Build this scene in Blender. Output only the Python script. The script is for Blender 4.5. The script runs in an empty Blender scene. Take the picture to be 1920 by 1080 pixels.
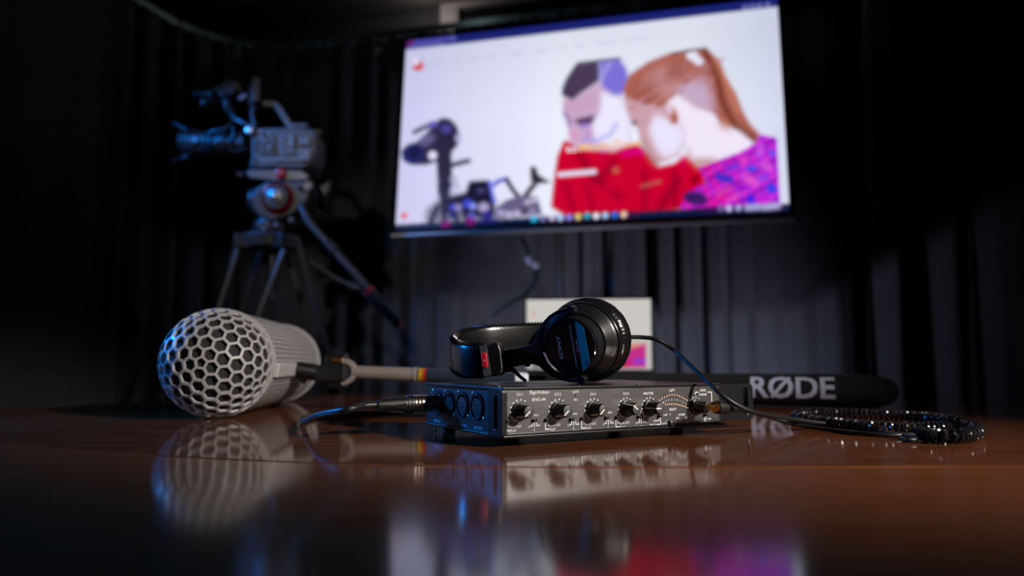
import bpy, bmesh, math, random
import numpy as np
from mathutils import Vector, Matrix, Euler

random.seed(7)
scene = bpy.context.scene
COL = scene.collection

# ------------------------------------------------------------------ camera
F = 1314.0                        # focal length in pixels of a 1920 wide frame
TZ = 0.75                         # table top height
HC = 0.074                        # camera height above the table
PITCH = math.atan(140.0 / F)
CAM = Vector((0, 0, TZ + HC))
cd = bpy.data.cameras.new('camera'); co = bpy.data.objects.new('camera', cd); COL.objects.link(co)
co.location = CAM; co.rotation_euler = (math.pi / 2 + PITCH, 0, 0)
cd.sensor_width = 36.0; cd.lens = F * 36.0 / 1920.0
cd.clip_start = 0.01; cd.clip_end = 50
cd.dof.use_dof = True; cd.dof.focus_distance = 0.69; cd.dof.aperture_fstop = 3.0
scene.camera = co

# ------------------------------------------------------------------ world, lights, exposure
w = bpy.data.worlds.new('world'); scene.world = w; w.use_nodes = True
w.node_tree.nodes['Background'].inputs[0].default_value = (0.25, 0.28, 0.4, 1)
w.node_tree.nodes['Background'].inputs[1].default_value = 0.0015
scene.view_settings.view_transform = 'Standard'; scene.view_settings.look = 'None'
scene.view_settings.exposure = 0.0; scene.view_settings.gamma = 1.0
scene.view_settings.use_curve_mapping = False
scene.cycles.use_denoising = True

def spot(name, loc, target, energy, color, size_deg, blend, radius):
    d = bpy.data.lights.new(name, 'SPOT'); o = bpy.data.objects.new(name, d); COL.objects.link(o)
    d.energy = energy; d.color = color; d.spot_size = math.radians(size_deg); d.spot_blend = blend
    d.shadow_soft_size = radius
    o.location = loc
    o.rotation_euler = (Vector(target) - Vector(loc)).to_track_quat('-Z', 'Y').to_euler()
    return o

spot('key_spot', (1.55, -0.38, TZ + 0.95), (-0.02, 0.98, TZ + 0.0), 260, (1.0, 0.91, 0.83), 33, 1.0, 0.08)
WASH_L = (Vector((-0.42, 2.22, 0.30)), Vector((0.40, 3.05, 0.78)))
WASH_R = (Vector((1.02, 1.98, 0.30)), Vector((0.50, 3.0, 0.80)))
spot('drape_fill_spot', *WASH_L, 56, (0.76, 0.78, 1.0), 92, 1.0, 0.05)  # added fill that brightens the drapes from the left, source unseen
spot('drape_fill_spot', *WASH_R, 44, (0.76, 0.78, 1.0), 92, 1.0, 0.05)  # added fill that brightens the drapes from the right, source unseen
spot('camera_fill_spot', (-1.15, 0.0, 2.2), (-0.78, 2.5, 1.38), 55, (1.0, 0.95, 0.92), 25, 0.9, 0.05)  # fill light added to brighten the video camera
spot('blue_spot', (-1.35, 1.12, TZ + 0.50), (-0.28, 0.72, TZ + 0.05), 72, (0.01, 0.27, 1.0), 44, 0.9, 0.06)
spot('blue_camera_spot', (-1.50, 2.02, 1.90), (-0.75, 2.52, 1.42), 48, (0.0, 0.24, 1.0), 46, 0.8, 0.05)
def point(name, loc, energy, color, radius):
    d = bpy.data.lights.new(name, 'POINT'); o = bpy.data.objects.new(name, d); COL.objects.link(o)
    d.energy = energy; d.color = color; d.shadow_soft_size = radius; o.location = loc
point('rail_fill', (-0.45, 2.6, 2.64), 0.32, (0.9, 0.95, 1.0), 0.06)  # faint fill added so the curtain rail shows, not a fitting of the room
point('wall_fill', (-0.45, 3.42, 2.64), 1.6, (1.0, 0.9, 0.85), 0.05)  # fill added behind the drapes to lift the upper wall and ceiling

# ------------------------------------------------------------------ pixel helpers (1920x1080 frame)
cth, sth = math.cos(PITCH), math.sin(PITCH)
def ray(px, py):
    x = (px - 960) / F; u = (540 - py) / F
    return Vector((x, cth - u * sth, sth + u * cth))
def P(px, py, Y):
    r = ray(px, py); return CAM + r * (Y / r.y)
def PT(px, py, z=0.0):
    r = ray(px, py); return CAM + r * ((TZ + z - CAM.z) / r.z)
def PP(px, py, pt, n):
    r = ray(px, py); return CAM + r * ((pt - CAM).dot(n) / r.dot(n))
def proj(p):
    p = Vector(p) - CAM
    d = p.y * cth + p.z * sth; u = -p.y * sth + p.z * cth
    return 960 + F * p.x / d, 540 - F * u / d

# ------------------------------------------------------------------ materials
MATS = {}
def srgb(r, g, b):
    f = lambda c: (c / 12.92) if c <= 0.04045 else ((c + 0.055) / 1.055) ** 2.4
    return (f(r / 255), f(g / 255), f(b / 255))
def mat(name, color, rough=0.5, metal=0.0, spec=0.5, noise=0.12, nscale=40.0, bump=0.0, bscale=200.0,
        stretch=(1, 1, 1), coat=0.0, sheen=0.0, aniso=0.0, rvar=0.0):
    if name in MATS: return MATS[name]
    m = bpy.data.materials.new(name); m.use_nodes = True
    nt = m.node_tree; b = nt.nodes['Principled BSDF']
    b.inputs['Roughness'].default_value = rough; b.inputs['Metallic'].default_value = metal
    b.inputs['Specular IOR Level'].default_value = spec
    b.inputs['Coat Weight'].default_value = coat; b.inputs['Coat Roughness'].default_value = 0.03
    b.inputs['Sheen Weight'].default_value = sheen
    tc = nt.nodes.new('ShaderNodeTexCoord'); mp = nt.nodes.new('ShaderNodeMapping')
    mp.inputs['Scale'].default_value = stretch
    nt.links.new(tc.outputs['Object'], mp.inputs['Vector'])
    nz = nt.nodes.new('ShaderNodeTexNoise'); nz.inputs['Scale'].default_value = nscale
    nz.inputs['Detail'].default_value = 4
    nt.links.new(mp.outputs['Vector'], nz.inputs['Vector'])
    mx = nt.nodes.new('ShaderNodeMix'); mx.data_type = 'RGBA'
    mx.inputs['A'].default_value = tuple(max(0, c * (1 - noise)) for c in color) + (1,)
    mx.inputs['B'].default_value = tuple(min(1, c * (1 + noise)) for c in color) + (1,)
    nt.links.new(nz.outputs['Fac'], mx.inputs['Factor'])
    nt.links.new(mx.outputs['Result'], b.inputs['Base Color'])
    if rvar:
        mr = nt.nodes.new('ShaderNodeMapRange')
        mr.inputs['To Min'].default_value = max(0, rough - rvar); mr.inputs['To Max'].default_value = rough + rvar
        nt.links.new(nz.outputs['Fac'], mr.inputs['Value']); nt.links.new(mr.outputs['Result'], b.inputs['Roughness'])
    if bump:
        n2 = nt.nodes.new('ShaderNodeTexNoise'); n2.inputs['Scale'].default_value = bscale
        nt.links.new(mp.outputs['Vector'], n2.inputs['Vector'])
        bp = nt.nodes.new('ShaderNodeBump'); bp.inputs['Strength'].default_value = bump; bp.inputs['Distance'].default_value = 0.001
        nt.links.new(n2.outputs['Fac'], bp.inputs['Height']); nt.links.new(bp.outputs['Normal'], b.inputs['Normal'])
    MATS[name] = m
    return m
def emit(name, color, strength):
    if name in MATS: return MATS[name]
    m = bpy.data.materials.new(name); m.use_nodes = True; nt = m.node_tree
    for n in list(nt.nodes):
        if n.type == 'BSDF_PRINCIPLED': nt.nodes.remove(n)
    e = nt.nodes.new('ShaderNodeEmission'); e.inputs[0].default_value = tuple(color) + (1,); e.inputs[1].default_value = strength
    nt.links.new(e.outputs[0], nt.nodes['Material Output'].inputs[0]); MATS[name] = m
    return m
def emit_attr(name, strength):
    m = bpy.data.materials.new(name); m.use_nodes = True; nt = m.node_tree
    b = nt.nodes['Principled BSDF']
    a = nt.nodes.new('ShaderNodeVertexColor'); a.layer_name = 'picture'
    b.inputs['Base Color'].default_value = (0.005, 0.005, 0.006, 1); b.inputs['Roughness'].default_value = 0.35
    nt.links.new(a.outputs[0], b.inputs['Emission Color']); b.inputs['Emission Strength'].default_value = strength
    return m
def wood(name, c1, c2, c3, rough, gscale, spec=0.6):
    m = bpy.data.materials.new(name); m.use_nodes = True; nt = m.node_tree; b = nt.nodes['Principled BSDF']
    L = nt.links.new
    tc = nt.nodes.new('ShaderNodeTexCoord'); mp = nt.nodes.new('ShaderNodeMapping'); mp.inputs['Scale'].default_value = (1.2, 22, 1)
    L(tc.outputs['Object'], mp.inputs['Vector'])
    n1 = nt.nodes.new('ShaderNodeTexNoise'); n1.inputs['Scale'].default_value = gscale; n1.inputs['Detail'].default_value = 6; n1.inputs['Roughness'].default_value = 0.65
    L(mp.outputs['Vector'], n1.inputs['Vector'])
    mp2 = nt.nodes.new('ShaderNodeMapping'); mp2.inputs['Scale'].default_value = (0.8, 5, 1)
    L(tc.outputs['Object'], mp2.inputs['Vector'])
    n2 = nt.nodes.new('ShaderNodeTexNoise'); n2.inputs['Scale'].default_value = 3.0; n2.inputs['Distortion'].default_value = 0.8
    L(mp2.outputs['Vector'], n2.inputs['Vector'])
    r = nt.nodes.new('ShaderNodeValToRGB'); r.color_ramp.elements[0].position = 0.36; r.color_ramp.elements[1].position = 0.66
    r.color_ramp.elements[0].color = tuple(c1) + (1,); r.color_ramp.elements[1].color = tuple(c2) + (1,)
    L(n1.outputs['Fac'], r.inputs['Fac'])
    mx = nt.nodes.new('ShaderNodeMix'); mx.data_type = 'RGBA'; mx.inputs['B'].default_value = tuple(c3) + (1,)
    mr = nt.nodes.new('ShaderNodeMapRange'); mr.inputs['From Min'].default_value = 0.4; mr.inputs['From Max'].default_value = 0.7; mr.inputs['To Max'].default_value = 0.6
    L(n2.outputs['Fac'], mr.inputs['Value']); L(mr.outputs['Result'], mx.inputs['Factor'])
    L(r.outputs['Color'], mx.inputs['A']); L(mx.outputs['Result'], b.inputs['Base Color'])
    b.inputs['Roughness'].default_value = rough; b.inputs['Specular IOR Level'].default_value = spec
    bp = nt.nodes.new('ShaderNodeBump'); bp.inputs['Strength'].default_value = 0.035; bp.inputs['Distance'].default_value = 0.0004
    L(n1.outputs['Fac'], bp.inputs['Height']); L(bp.outputs['Normal'], b.inputs['Normal'])
    MATS[name] = m
    return m

M_black = mat('black_plastic', (0.006, 0.006, 0.007), 0.38)
M_gloss = mat('gloss_black', (0.006, 0.006, 0.009), 0.10, coat=0.6)
M_satin = mat('satin_black', (0.009, 0.009, 0.011), 0.32, bump=0.05, bscale=900)
M_leather = mat('leather', (0.006, 0.006, 0.0065), 0.24, bump=0.10, bscale=420)
M_rubber = mat('rubber', (0.007, 0.007, 0.008), 0.45)
M_chassis = mat('chassis_black', (0.008, 0.008, 0.010), 0.33, bump=0.04, bscale=1500)
M_panel = mat('brushed_panel', (0.18, 0.176, 0.176), 0.36, metal=0.9, noise=0.28, nscale=60, stretch=(1, 1, 60), rvar=0.05, bump=0.10, bscale=40)
M_steel = mat('steel', (0.55, 0.54, 0.54), 0.25, metal=1.0)
M_nickel = mat('dark_nickel', (0.66, 0.54, 0.45), 0.22, metal=1.0)
M_gold = mat('gold', (0.95, 0.55, 0.16), 0.22, metal=1.0)
M_white = mat('white_ink', (0.82, 0.82, 0.84), 0.5)
M_amber = mat('amber_ink', (0.75, 0.52, 0.38), 0.5)
M_greyplastic = mat('blimp_plastic', (0.41, 0.395, 0.395), 0.42)
M_cloth = mat('inner_cloth', (0.020, 0.019, 0.022), 0.9, noise=0.3, nscale=600)
M_red = mat('red_plastic', (0.62, 0.012, 0.035), 0.30)
M_redmetal = mat('red_anodised', (0.22, 0.004, 0.010), 0.28, metal=0.3)
M_foam = mat('foam', (0.010, 0.010, 0.013), 0.95, bump=0.5, bscale=700)
M_print = mat('white_print', (0.62, 0.64, 0.90), 0.7)
M_teal = mat('teal_print', (0.0, 0.34, 0.50), 0.4)
M_camgrey = mat('camera_grey', (0.085, 0.082, 0.082), 0.5)
M_camdark = mat('camera_dark', (0.018, 0.018, 0.019), 0.45)
M_tube = mat('tripod_tube', (0.09, 0.085, 0.088), 0.38, metal=0.4)
M_silver = mat('silver_trim', (0.62, 0.63, 0.66), 0.38, metal=0.8)
M_curtain = mat('black_curtain', (0.040, 0.041, 0.050), 0.95, noise=0.2, nscale=25, sheen=0.15)
M_wall = mat('dark_wall', (0.035, 0.034, 0.036), 0.9, noise=0.15, nscale=6)
M_floor = mat('dark_carpet', (0.02, 0.02, 0.022), 0.95, noise=0.3, nscale=120)
M_ceil = mat('dark_ceiling', (0.05, 0.048, 0.048), 0.9, noise=0.15, nscale=8)
M_frame = mat('window_frame_paint', (0.20, 0.18, 0.185), 0.6)
M_glass = mat('night_glass', (0.004, 0.004, 0.006), 0.08)
M_rail = mat('rail_metal', (0.22, 0.32, 0.34), 0.3, metal=0.7)
M_inlay = wood('veneer_inlay', (0.085, 0.028, 0.012), (0.200, 0.068, 0.026), (0.145, 0.049, 0.020), 0.07, 9)
M_border = wood('veneer_border', (0.180, 0.060, 0.022), (0.230, 0.078, 0.029), (0.20, 0.068, 0.026), 0.11, 5, 1.0)
M_polegrip = mat('pole_grip_grey', (0.22, 0.19, 0.175), 0.35)
M_tube_blue = mat('pole_tube', (0.03, 0.045, 0.07), 0.3, metal=0.3)

# ------------------------------------------------------------------ mesh helpers
class MB:
    def __init__(s): s.v = []; s.f = []
    def add(s, vs, fs):
        o = len(s.v); s.v += [Vector(v) for v in vs]; s.f += [tuple(i + o for i in f) for f in fs]; return s
    def box(s, c, size, R=None):
        c = Vector(c); x, y, z = [k / 2 for k in size]
        vs = [Vector(q) for q in ((-x, -y, -z), (x, -y, -z), (x, y, -z), (-x, y, -z), (-x, -y, z), (x, -y, z), (x, y, z), (-x, y, z))]
        if R is not None: vs = [R @ q for q in vs]
        return s.add([c + q for q in vs], [(0, 3, 2, 1), (4, 5, 6, 7), (0, 1, 5, 4), (1, 2, 6, 5), (2, 3, 7, 6), (3, 0, 4, 7)])
    def span(s, a, b):
        a = Vector(a); b = Vector(b); return s.box((a + b) / 2, [abs(b[i] - a[i]) for i in range(3)])
    def ring_stack(s, rings, close_a=True, close_b=True):
        n = len(rings[0]); vs = [q for r in rings for q in r]; fs = []
        for k in range(len(rings) - 1):
            for i in range(n):
                j = (i + 1) % n
                fs.append((k * n + i, k * n + j, (k + 1) * n + j, (k + 1) * n + i))
        if close_a: fs.append(tuple(range(n - 1, -1, -1)))
        if close_b: fs.append(tuple((len(rings) - 1) * n + i for i in range(n)))
        return s.add(vs, fs)
    def lathe(s, o, axis, prof, n=32, u=None, sx=1.0, sy=1.0, caps=True):
        """prof: list of (t along axis, radius); sx, sy stretch the section"""
        a = Vector(axis).normalized(); o = Vector(o)
        if u is None: u = Vector((0, 0, 1)) if abs(a.z) < 0.9 else Vector((1, 0, 0))
        u = (Vector(u) - a * a.dot(Vector(u))).normalized(); v = a.cross(u)
        rings = [[o + a * t + u * (math.cos(2 * math.pi * i / n) * r * sy) + v * (math.sin(2 * math.pi * i / n) * r * sx) for i in range(n)] for t, r in prof]
        return s.ring_stack(rings, caps, caps)
    def cyl(s, p0, p1, r0, r1=None, n=20):
        p0 = Vector(p0); p1 = Vector(p1); r1 = r0 if r1 is None else r1
        return s.lathe(p0, p1 - p0, [(0, r0), ((p1 - p0).length, r1)], n)
    def tube(s, pts, r, n=10, up=None):
        pts = [Vector(p) for p in pts]; rings = []; m = len(pts)
        t0 = (pts[1] - pts[0]).normalized()
        u = Vector(up) if up else (Vector((0, 0, 1)) if abs(t0.z) < 0.9 else Vector((1, 0, 0)))
        for i, p in enumerate(pts):
            t = (pts[min(i + 1, m - 1)] - pts[max(i - 1, 0)]).normalized()
            u = (u - t * t.dot(u)).normalized(); v = t.cross(u)
            rr = r[i] if isinstance(r, (list, tuple)) else r
            rings.append([p + u * (math.cos(2 * math.pi * k / n) * rr) + v * (math.sin(2 * math.pi * k / n) * rr) for k in range(n)])
        return s.ring_stack(rings)
    def sweep(s, pts, prof, up=(0, 0, 1)):
        """prof: closed section in (side, up) coordinates"""
        pts = [Vector(p) for p in pts]; rings = []; m = len(pts); up = Vector(up)
        for i, p in enumerate(pts):
            t = (pts[min(i + 1, m - 1)] - pts[max(i - 1, 0)]).normalized()
            sd = t.cross(up).normalized(); uu = sd.cross(t).normalized()
            rings.append([p + sd * a + uu * b for a, b in prof])
        return s.ring_stack(rings)
    def prism(s, poly, off):
        off = Vector(off); n = len(poly); poly = [Vector(p) for p in poly]
        fs = [tuple(range(n)), tuple(range(2 * n - 1, n - 1, -1))]
        for i in range(n):
            j = (i + 1) % n; fs.append((j, i, i + n, j + n))
        return s.add(poly + [p + off for p in poly], fs)
    def frame(s, outer, inner, off):
        """plate with one hole; outer and inner have the same count"""
        off = Vector(off); n = len(outer); o = [Vector(p) for p in outer]; i_ = [Vector(p) for p in inner]
        vs = o + i_ + [p + off for p in o] + [p + off for p in i_]; fs = []
        for k in range(n):
            j = (k + 1) % n
            fs += [(k, j, n + j, n + k), (2 * n + j, 2 * n + k, 3 * n + k, 3 * n + j), (j, k, 2 * n + k, 2 * n + j), (n + k, n + j, 3 * n + j, 3 * n + k)]
        return s.add(vs, fs)
    def build(s, name, material, parent=None, smooth=False, bevel=0.0, seg=2, fixn=True):
        me = bpy.data.meshes.new(name)
        vs = s.v
        if parent is not None:
            inv = WORLD_INV.get(parent.name)
            if inv is not None: vs = [inv @ v for v in vs]
        me.from_pydata([tuple(v) for v in vs], [], s.f)
        if fixn:
            b = bmesh.new(); b.from_mesh(me); bmesh.ops.recalc_face_normals(b, faces=b.faces); b.to_mesh(me); b.free()
        me.materials.append(material)
        if smooth:
            me.polygons.foreach_set('use_smooth', [True] * len(me.polygons))
            try: me.set_sharp_from_angle(angle=math.radians(38))
            except Exception: pass
        o = bpy.data.objects.new(name, me); COL.objects.link(o)
        if parent is not None: o.parent = parent
        if bevel:
            md = o.modifiers.new('bevel', 'BEVEL'); md.width = bevel; md.segments = seg; md.limit_method = 'ANGLE'; md.angle_limit = math.radians(40)
        return o
WORLD_INV = {}
def tag(o, label=None, cat=None, group=None, kind=None):
    if label: o['label'] = label
    if cat: o['category'] = cat
    if group: o['group'] = group
    if kind: o['kind'] = kind
    return o
def thing(name, label, cat, loc=(0, 0, 0), rz=0.0, local=False, group=None):
    """an Empty at the thing's base; parts are given in world coordinates unless local"""
    o = bpy.data.objects.new(name, None); COL.objects.link(o); o.empty_display_size = 0.05
    o.location = loc; o.rotation_euler = (0, 0, rz)
    M = Matrix.Translation(Vector(loc)) @ Euler((0, 0, rz)).to_matrix().to_4x4()
    WORLD_INV[o.name] = None if local else M.inverted()
    tag(o, label, cat, group)
    return o
def sub(parent_part, top):
    """sub-part parent: geometry is given in the same space as its thing"""
    WORLD_INV[parent_part.name] = WORLD_INV[top.name]; return parent_part
def spline(pts, per=10, closed=False):
    pts = [Vector(p) for p in pts]; n = len(pts); out = []
    rng = range(n) if closed else range(n - 1)
    for i in rng:
        if closed: a, b, c, d = pts[(i - 1) % n], pts[i], pts[(i + 1) % n], pts[(i + 2) % n]
        else: a, b, c, d = pts[max(i - 1, 0)], pts[i], pts[i + 1], pts[min(i + 2, n - 1)]
        for k in range(per):
            t = k / per
            out.append(0.5 * ((2 * b) + (c - a) * t + (2 * a - 5 * b + 4 * c - d) * t * t + (3 * b - a - 3 * c + d) * t ** 3))
    if not closed: out.append(pts[-1])
    return out
def rrect(cx, cy, w_, h_, r, n=6):
    out = []
    for sx, sy, a0 in ((1, 1, 0), (-1, 1, 90), (-1, -1, 180), (1, -1, 270)):
        for k in range(n + 1):
            a = math.radians(a0 + 90 * k / n)
            out.append((cx + sx * (w_ / 2 - r) + r * math.cos(a), cy + sy * (h_ / 2 - r) + r * math.sin(a)))
    return out
def text_geo(txt, bold=0.0, shear=0.0, space=1.0):
    """flat lettering outline of unit cap height, centred on the origin"""
    c = bpy.data.curves.new('t', 'FONT'); c.body = txt; c.align_x = 'CENTER'; c.size = 1.0; c.offset = bold; c.space_character = space
    c.resolution_u = 3; c.shear = shear
    o = bpy.data.objects.new('t', c); COL.objects.link(o)
    dg = bpy.context.evaluated_depsgraph_get(); dg.update()
    me = o.evaluated_get(dg).to_mesh()
    vs = [Vector(v.co) for v in me.vertices]; fs = [tuple(p.vertices) for p in me.polygons]
    o.evaluated_get(dg).to_mesh_clear(); bpy.data.objects.remove(o); bpy.data.curves.remove(c)
    cap = 0.72
    return [Vector((v.x / cap, v.y / cap - 0.5, 0)) for v in vs], fs
def put_text(mb, txt, o, ex, ey, h, width=None, bold=0.0, space=1.0):
    vs, fs = text_geo(txt, bold, space=space)
    xs = [v.x for v in vs]; sx = h
    if width: sx = width / (max(xs) - min(xs))
    cx = (max(xs) + min(xs)) / 2
    mb.add([Vector(o) + Vector(ex) * ((v.x - cx) * sx) + Vector(ey) * (v.y * h) for v in vs], fs)

# ------------------------------------------------------------------ the room
YAW = -0.2443
BD = Vector((math.cos(YAW), math.sin(YAW), 0))          # along the back wall, to the right
BN = Vector((math.sin(YAW), -math.cos(YAW), 0))         # out of the back wall, to the room
BW = Vector((0.37, 3.08, 0))                            # a point on the curtain line behind the screen
def backp(s, z, off=0.0): return BW + BD * s + BN * off + Vector((0, 0, z))
ROOM_H = 2.75
def struct(mb, name, m, parent=None, **k):
    o = mb.build(name, m, parent, **k)
    if parent is None: o['kind'] = 'structure'
    return o
struct(MB().span((-3.2, -3.2, -0.05), (3.6, 4.6, 0)), 'floor', M_floor)
struct(MB().span((-3.2, -3.2, ROOM_H), (3.6, 4.6, ROOM_H + 0.05)), 'ceiling', M_ceil)
Rb = Euler((0, 0, YAW)).to_matrix()
struct(MB().box(backp(0, ROOM_H / 2, -0.42), (7.6, 0.08, ROOM_H), Rb), 'wall_back', M_wall)
struct(MB().span((-3.2, -3.2, 0), (-3.1, 4.6, ROOM_H)), 'wall_left', M_wall)
struct(MB().span((3.5, -3.2, 0), (3.6, 4.6, ROOM_H)), 'wall_right', M_wall)
struct(MB().span((-3.2, -3.2, 0), (3.6, -3.1, ROOM_H)), 'wall_front', M_wall)

# window with a painted frame high on the back wall, seen above the curtain rail
def wall_pt(px, py):
    return PP(px, py, backp(0, 0, -0.37), BN)
wtl = wall_pt(830, -60); wbl = wall_pt(830, 46); wbr = wall_pt(1180, 20)
x0 = (wbl - backp(0, 0, -0.37)).dot(BD); x1 = x0 + 1.25; z1 = wall_pt(830, -3).z; z0 = z1 - 1.1
fo = [backp(a, b, -0.375) for a, b in ((x0, z0), (x1, z0), (x1, z1), (x0, z1))]
fi = [backp(a, b, -0.375) for a, b in ((x0 + 0.105, z0 + 0.085), (x1 - 0.105, z0 + 0.085), (x1 - 0.105, z1 - 0.085), (x0 + 0.105, z1 - 0.085))]
wo = struct(MB().frame(fo, fi, BN * 0.05), 'window_1', M_frame, bevel=0.006)
struct(MB().prism([backp(a, b, -0.376) for a, b in ((x0 + 0.105, z0 + 0.085), (x1 - 0.105, z0 + 0.085), (x1 - 0.105, z1 - 0.085), (x0 + 0.105, z1 - 0.085))], BN * 0.012), 'pane', M_glass, wo)

# curtain rail: along the back, round a corner at the left, towards the camera
pr = PP(700, 67, backp(0, 0, 0.06), BN); ZR = pr.z
sL = (PP(500, 80, backp(0, 0, 0.06), BN) - backp(0, 0, 0.06)).dot(BD)
LW = Vector((-0.30, -0.954, 0)).normalized()            # the side run, towards the camera
corner = backp(sL, 0, 0.06)
def rail_path():
    pts = [backp(3.2, 0, 0.06), backp(1.5, 0, 0.06), backp(0.3, 0, 0.06), backp(sL + 0.6, 0, 0.06), backp(sL + 0.25, 0, 0.06)]
    a = backp(sL + 0.25, 0, 0.06); b = corner - BD * 0.22; c = b + LW * 0.42 - BD * 0.02
    for k in range(1, 8):
        t = k / 8.0
        pts.append(a * (1 - t) ** 2 + b * 2 * t * (1 - t) + c * t * t)
    pts += [c, c + LW * 1.0, c + LW * 2.4]
    return pts
RAILP = spline(rail_path(), 10)
rail = thing('curtain_rail', 'dark metal ceiling curtain rail with gliders bending round the corner', 'curtain rail', (corner.x, corner.y, ZR))
MB().sweep([p + Vector((0, 0, ZR)) for p in RAILP], [(-0.012, -0.014), (0.012, -0.014), (0.012, 0.014), (-0.012, 0.014)]).build('track', M_rail, rail)
def resample(pts, step):
    out = [pts[0].copy()]; acc = 0.0
    for a, b in zip(pts[:-1], pts[1:]):
        L = (b - a).length; d = step - acc
        while d <= L:
            out.append(a + (b - a) * (d / L)); d += step
        acc = (acc + L) % step
    return out
gl = None
for p in resample(RAILP, 0.06)[:100]:
    q = p + Vector((0, 0, ZR - 0.021))
    if gl is None:
        m_ = MB().lathe((0, 0, 0.008), (0, 0, -1), [(0, 0.006), (0.004, 0.012), (0.012, 0.012), (0.016, 0.006)], 10)
        WORLD_INV['__g'] = None
        gl = m_.build('glider', M_rail, None, smooth=True); g = gl
    else:
        g = gl.copy(); COL.objects.link(g)
    g.parent = rail; g.location = q - Vector((corner.x, corner.y, ZR))

# black drapes hanging from the rail, with real folds
def drape(name, path, z0, z1, label, seed, amp=0.045, pitch=0.13, lean=0.0):
    rnd = random.Random(seed)
    pts = resample(path, 0.008); n = len(pts); rows = 16
    # irregular fold phase along the run
    ph = [0.0]
    f = 1.0
    for i in range(1, n):
        if i % 14 == 0: f = rnd.uniform(0.55, 1.6)
        ph.append(ph[-1] + f * 2 * math.pi * 0.008 / pitch)
    a2 = [rnd.uniform(0, 6.28) for _ in range(4)]
    vs = []; fs = []
    for r in range(rows + 1):
        h = r / rows; z = z0 + (z1 - z0) * h
        for i, p in enumerate(pts):
            t = (pts[min(i + 1, n - 1)] - pts[max(i - 1, 0)]).normalized(); nn = Vector((t.y, -t.x, 0))
            if nn.dot(Vector((0, 0.9, 0)) - p) < 0: nn = -nn
            sft = lean * (1 - h)
            aa = amp * (0.55 + 0.45 * math.sin(i * 0.008 * 5 + a2[0])) * (0.75 + 0.35 * (1 - h))
            d = aa * (2.0 * abs(math.sin(0.5 * (ph[i] + sft * 9 + 0.25 * math.sin(3 * h + a2[1])))) ** 0.75 - 1.2) + 0.22 * aa * math.sin(2.1 * ph[i] + a2[2] + 1.2 * (1 - h))
            q = p + nn * (d - 0.0) + t * (sft * 0.25)
            vs.append((q.x, q.y, z))
    for r in range(rows):
        for i in range(n - 1):
            a = r * n + i; fs.append((a, a + 1, a + n + 1, a + n))
    c = pts[n // 2]
    o = thing(name, label, 'curtain', (c.x, c.y, 0), group=None)
    m = MB(); m.add(vs, fs); cl = m.build('cloth', M_curtain, o, smooth=True, fixn=False)
    try: cl.data.set_sharp_from_angle(angle=math.pi)
    except Exception: pass
    sd = cl.modifiers.new('thickness', 'SOLIDIFY'); sd.thickness = 0.003
    # hem and heading tape
    for nm, za, zb in (('hem', 0, 0.05), ('heading_tape', rows, -0.035)):
        mm = MB(); row = vs[za * n:(za + 1) * n]
        v2 = [(x, y, z) for x, y, z in row] + [(x, y, z + zb) for x, y, z in row]
        v2 = [Vector(q) + (Vector((0, 0.9, q[2])) - Vector(q)).normalized() * 0.004 for q in v2]
        mm.add(v2, [(i, i + 1, n + i + 1, n + i) for i in range(n - 1)])
        mm.build(nm, M_curtain, o, smooth=True, fixn=False)
    return o
total = RAILP
def seg(i0, i1): return [Vector((p.x, p.y, 0)) for p in total[i0:i1]]
nb = len(total)
# indices: the back run is the first 40 samples
def cut(pred): return [Vector((p.x, p.y, 0)) for p in total if pred(p)]
def sof(p): return (Vector((p.x, p.y, 0)) - BW).dot(BD)
drape('stage_drape', [backp(s, 0, 0.06) for s in (3.2, 1.13)], 0.02, ZR - 0.035, 'black drape with leaning folds right of the television', 3, 0.075, 0.20, lean=0.35)
drape('stage_drape', [backp(s, 0, 0.065) for s in (1.03, -0.72)], 0.02, ZR - 0.035, 'black pleated drape hanging directly behind the television', 5, 0.065, 0.15)
i_c = min(range(nb), key=lambda i: abs(sof(total[i]) + 0.70) + (0 if i < 60 else 9))
drape('stage_drape', seg(i_c, nb), 0.02, ZR - 0.035, 'darkest black drape on the left, curving round the corner behind the camera', 8, 0.055, 0.15)

# ------------------------------------------------------------------ the round table
TC = Vector((0.035, 0.90, 0)); TR = 0.868
def circ(c, r, n, z): return [Vector((c.x + r * math.cos(2 * math.pi * i / n), c.y + r * math.sin(2 * math.pi * i / n), z)) for i in range(n)]
table = thing('round_table', 'large round polished wooden table with darker veneered centre', 'table', (TC.x, TC.y, 0))
# the veneered centre is bounded by a shallow arc on the near side and follows the rim on the far side
near = [Vector((x, 0.512 + 0.54 * (0.06 - x) ** 2 if x < 0.06 else 0.512 + 0.06 * (x - 0.06) ** 2, 0)) for x in np.linspace(-0.77, 0.70, 70)]
near = [p for p in near if (p - TC).length < TR - 0.035]
a0 = math.atan2(near[-1].y - TC.y, near[-1].x - TC.x); a1 = math.atan2(near[0].y - TC.y, near[0].x - TC.x) + 2 * math.pi
if a1 - a0 > 2 * math.pi: a1 -= 2 * math.pi
rim_r = TR - 0.030
far = [Vector((TC.x + rim_r * math.cos(a), TC.y + rim_r * math.sin(a), 0)) for a in np.linspace(a0, a1, 90)]
inl = near + far
def insetpoly(poly, d):
    n = len(poly); out = []
    for i in range(n):
        t = (poly[(i + 1) % n] - poly[(i - 1) % n]).normalized(); out.append(poly[i] + Vector((-t.y, t.x, 0)) * d)
    return out
zt = lambda ps, z: [Vector((p.x, p.y, z)) for p in ps]
mb = MB(); mb.ring_stack([zt(inl, TZ - 0.02), zt(inl, TZ - 0.0004), zt(insetpoly(inl, 0.0008), TZ)], True, True)
mb.build('veneer_centre', M_inlay, table)
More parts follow.
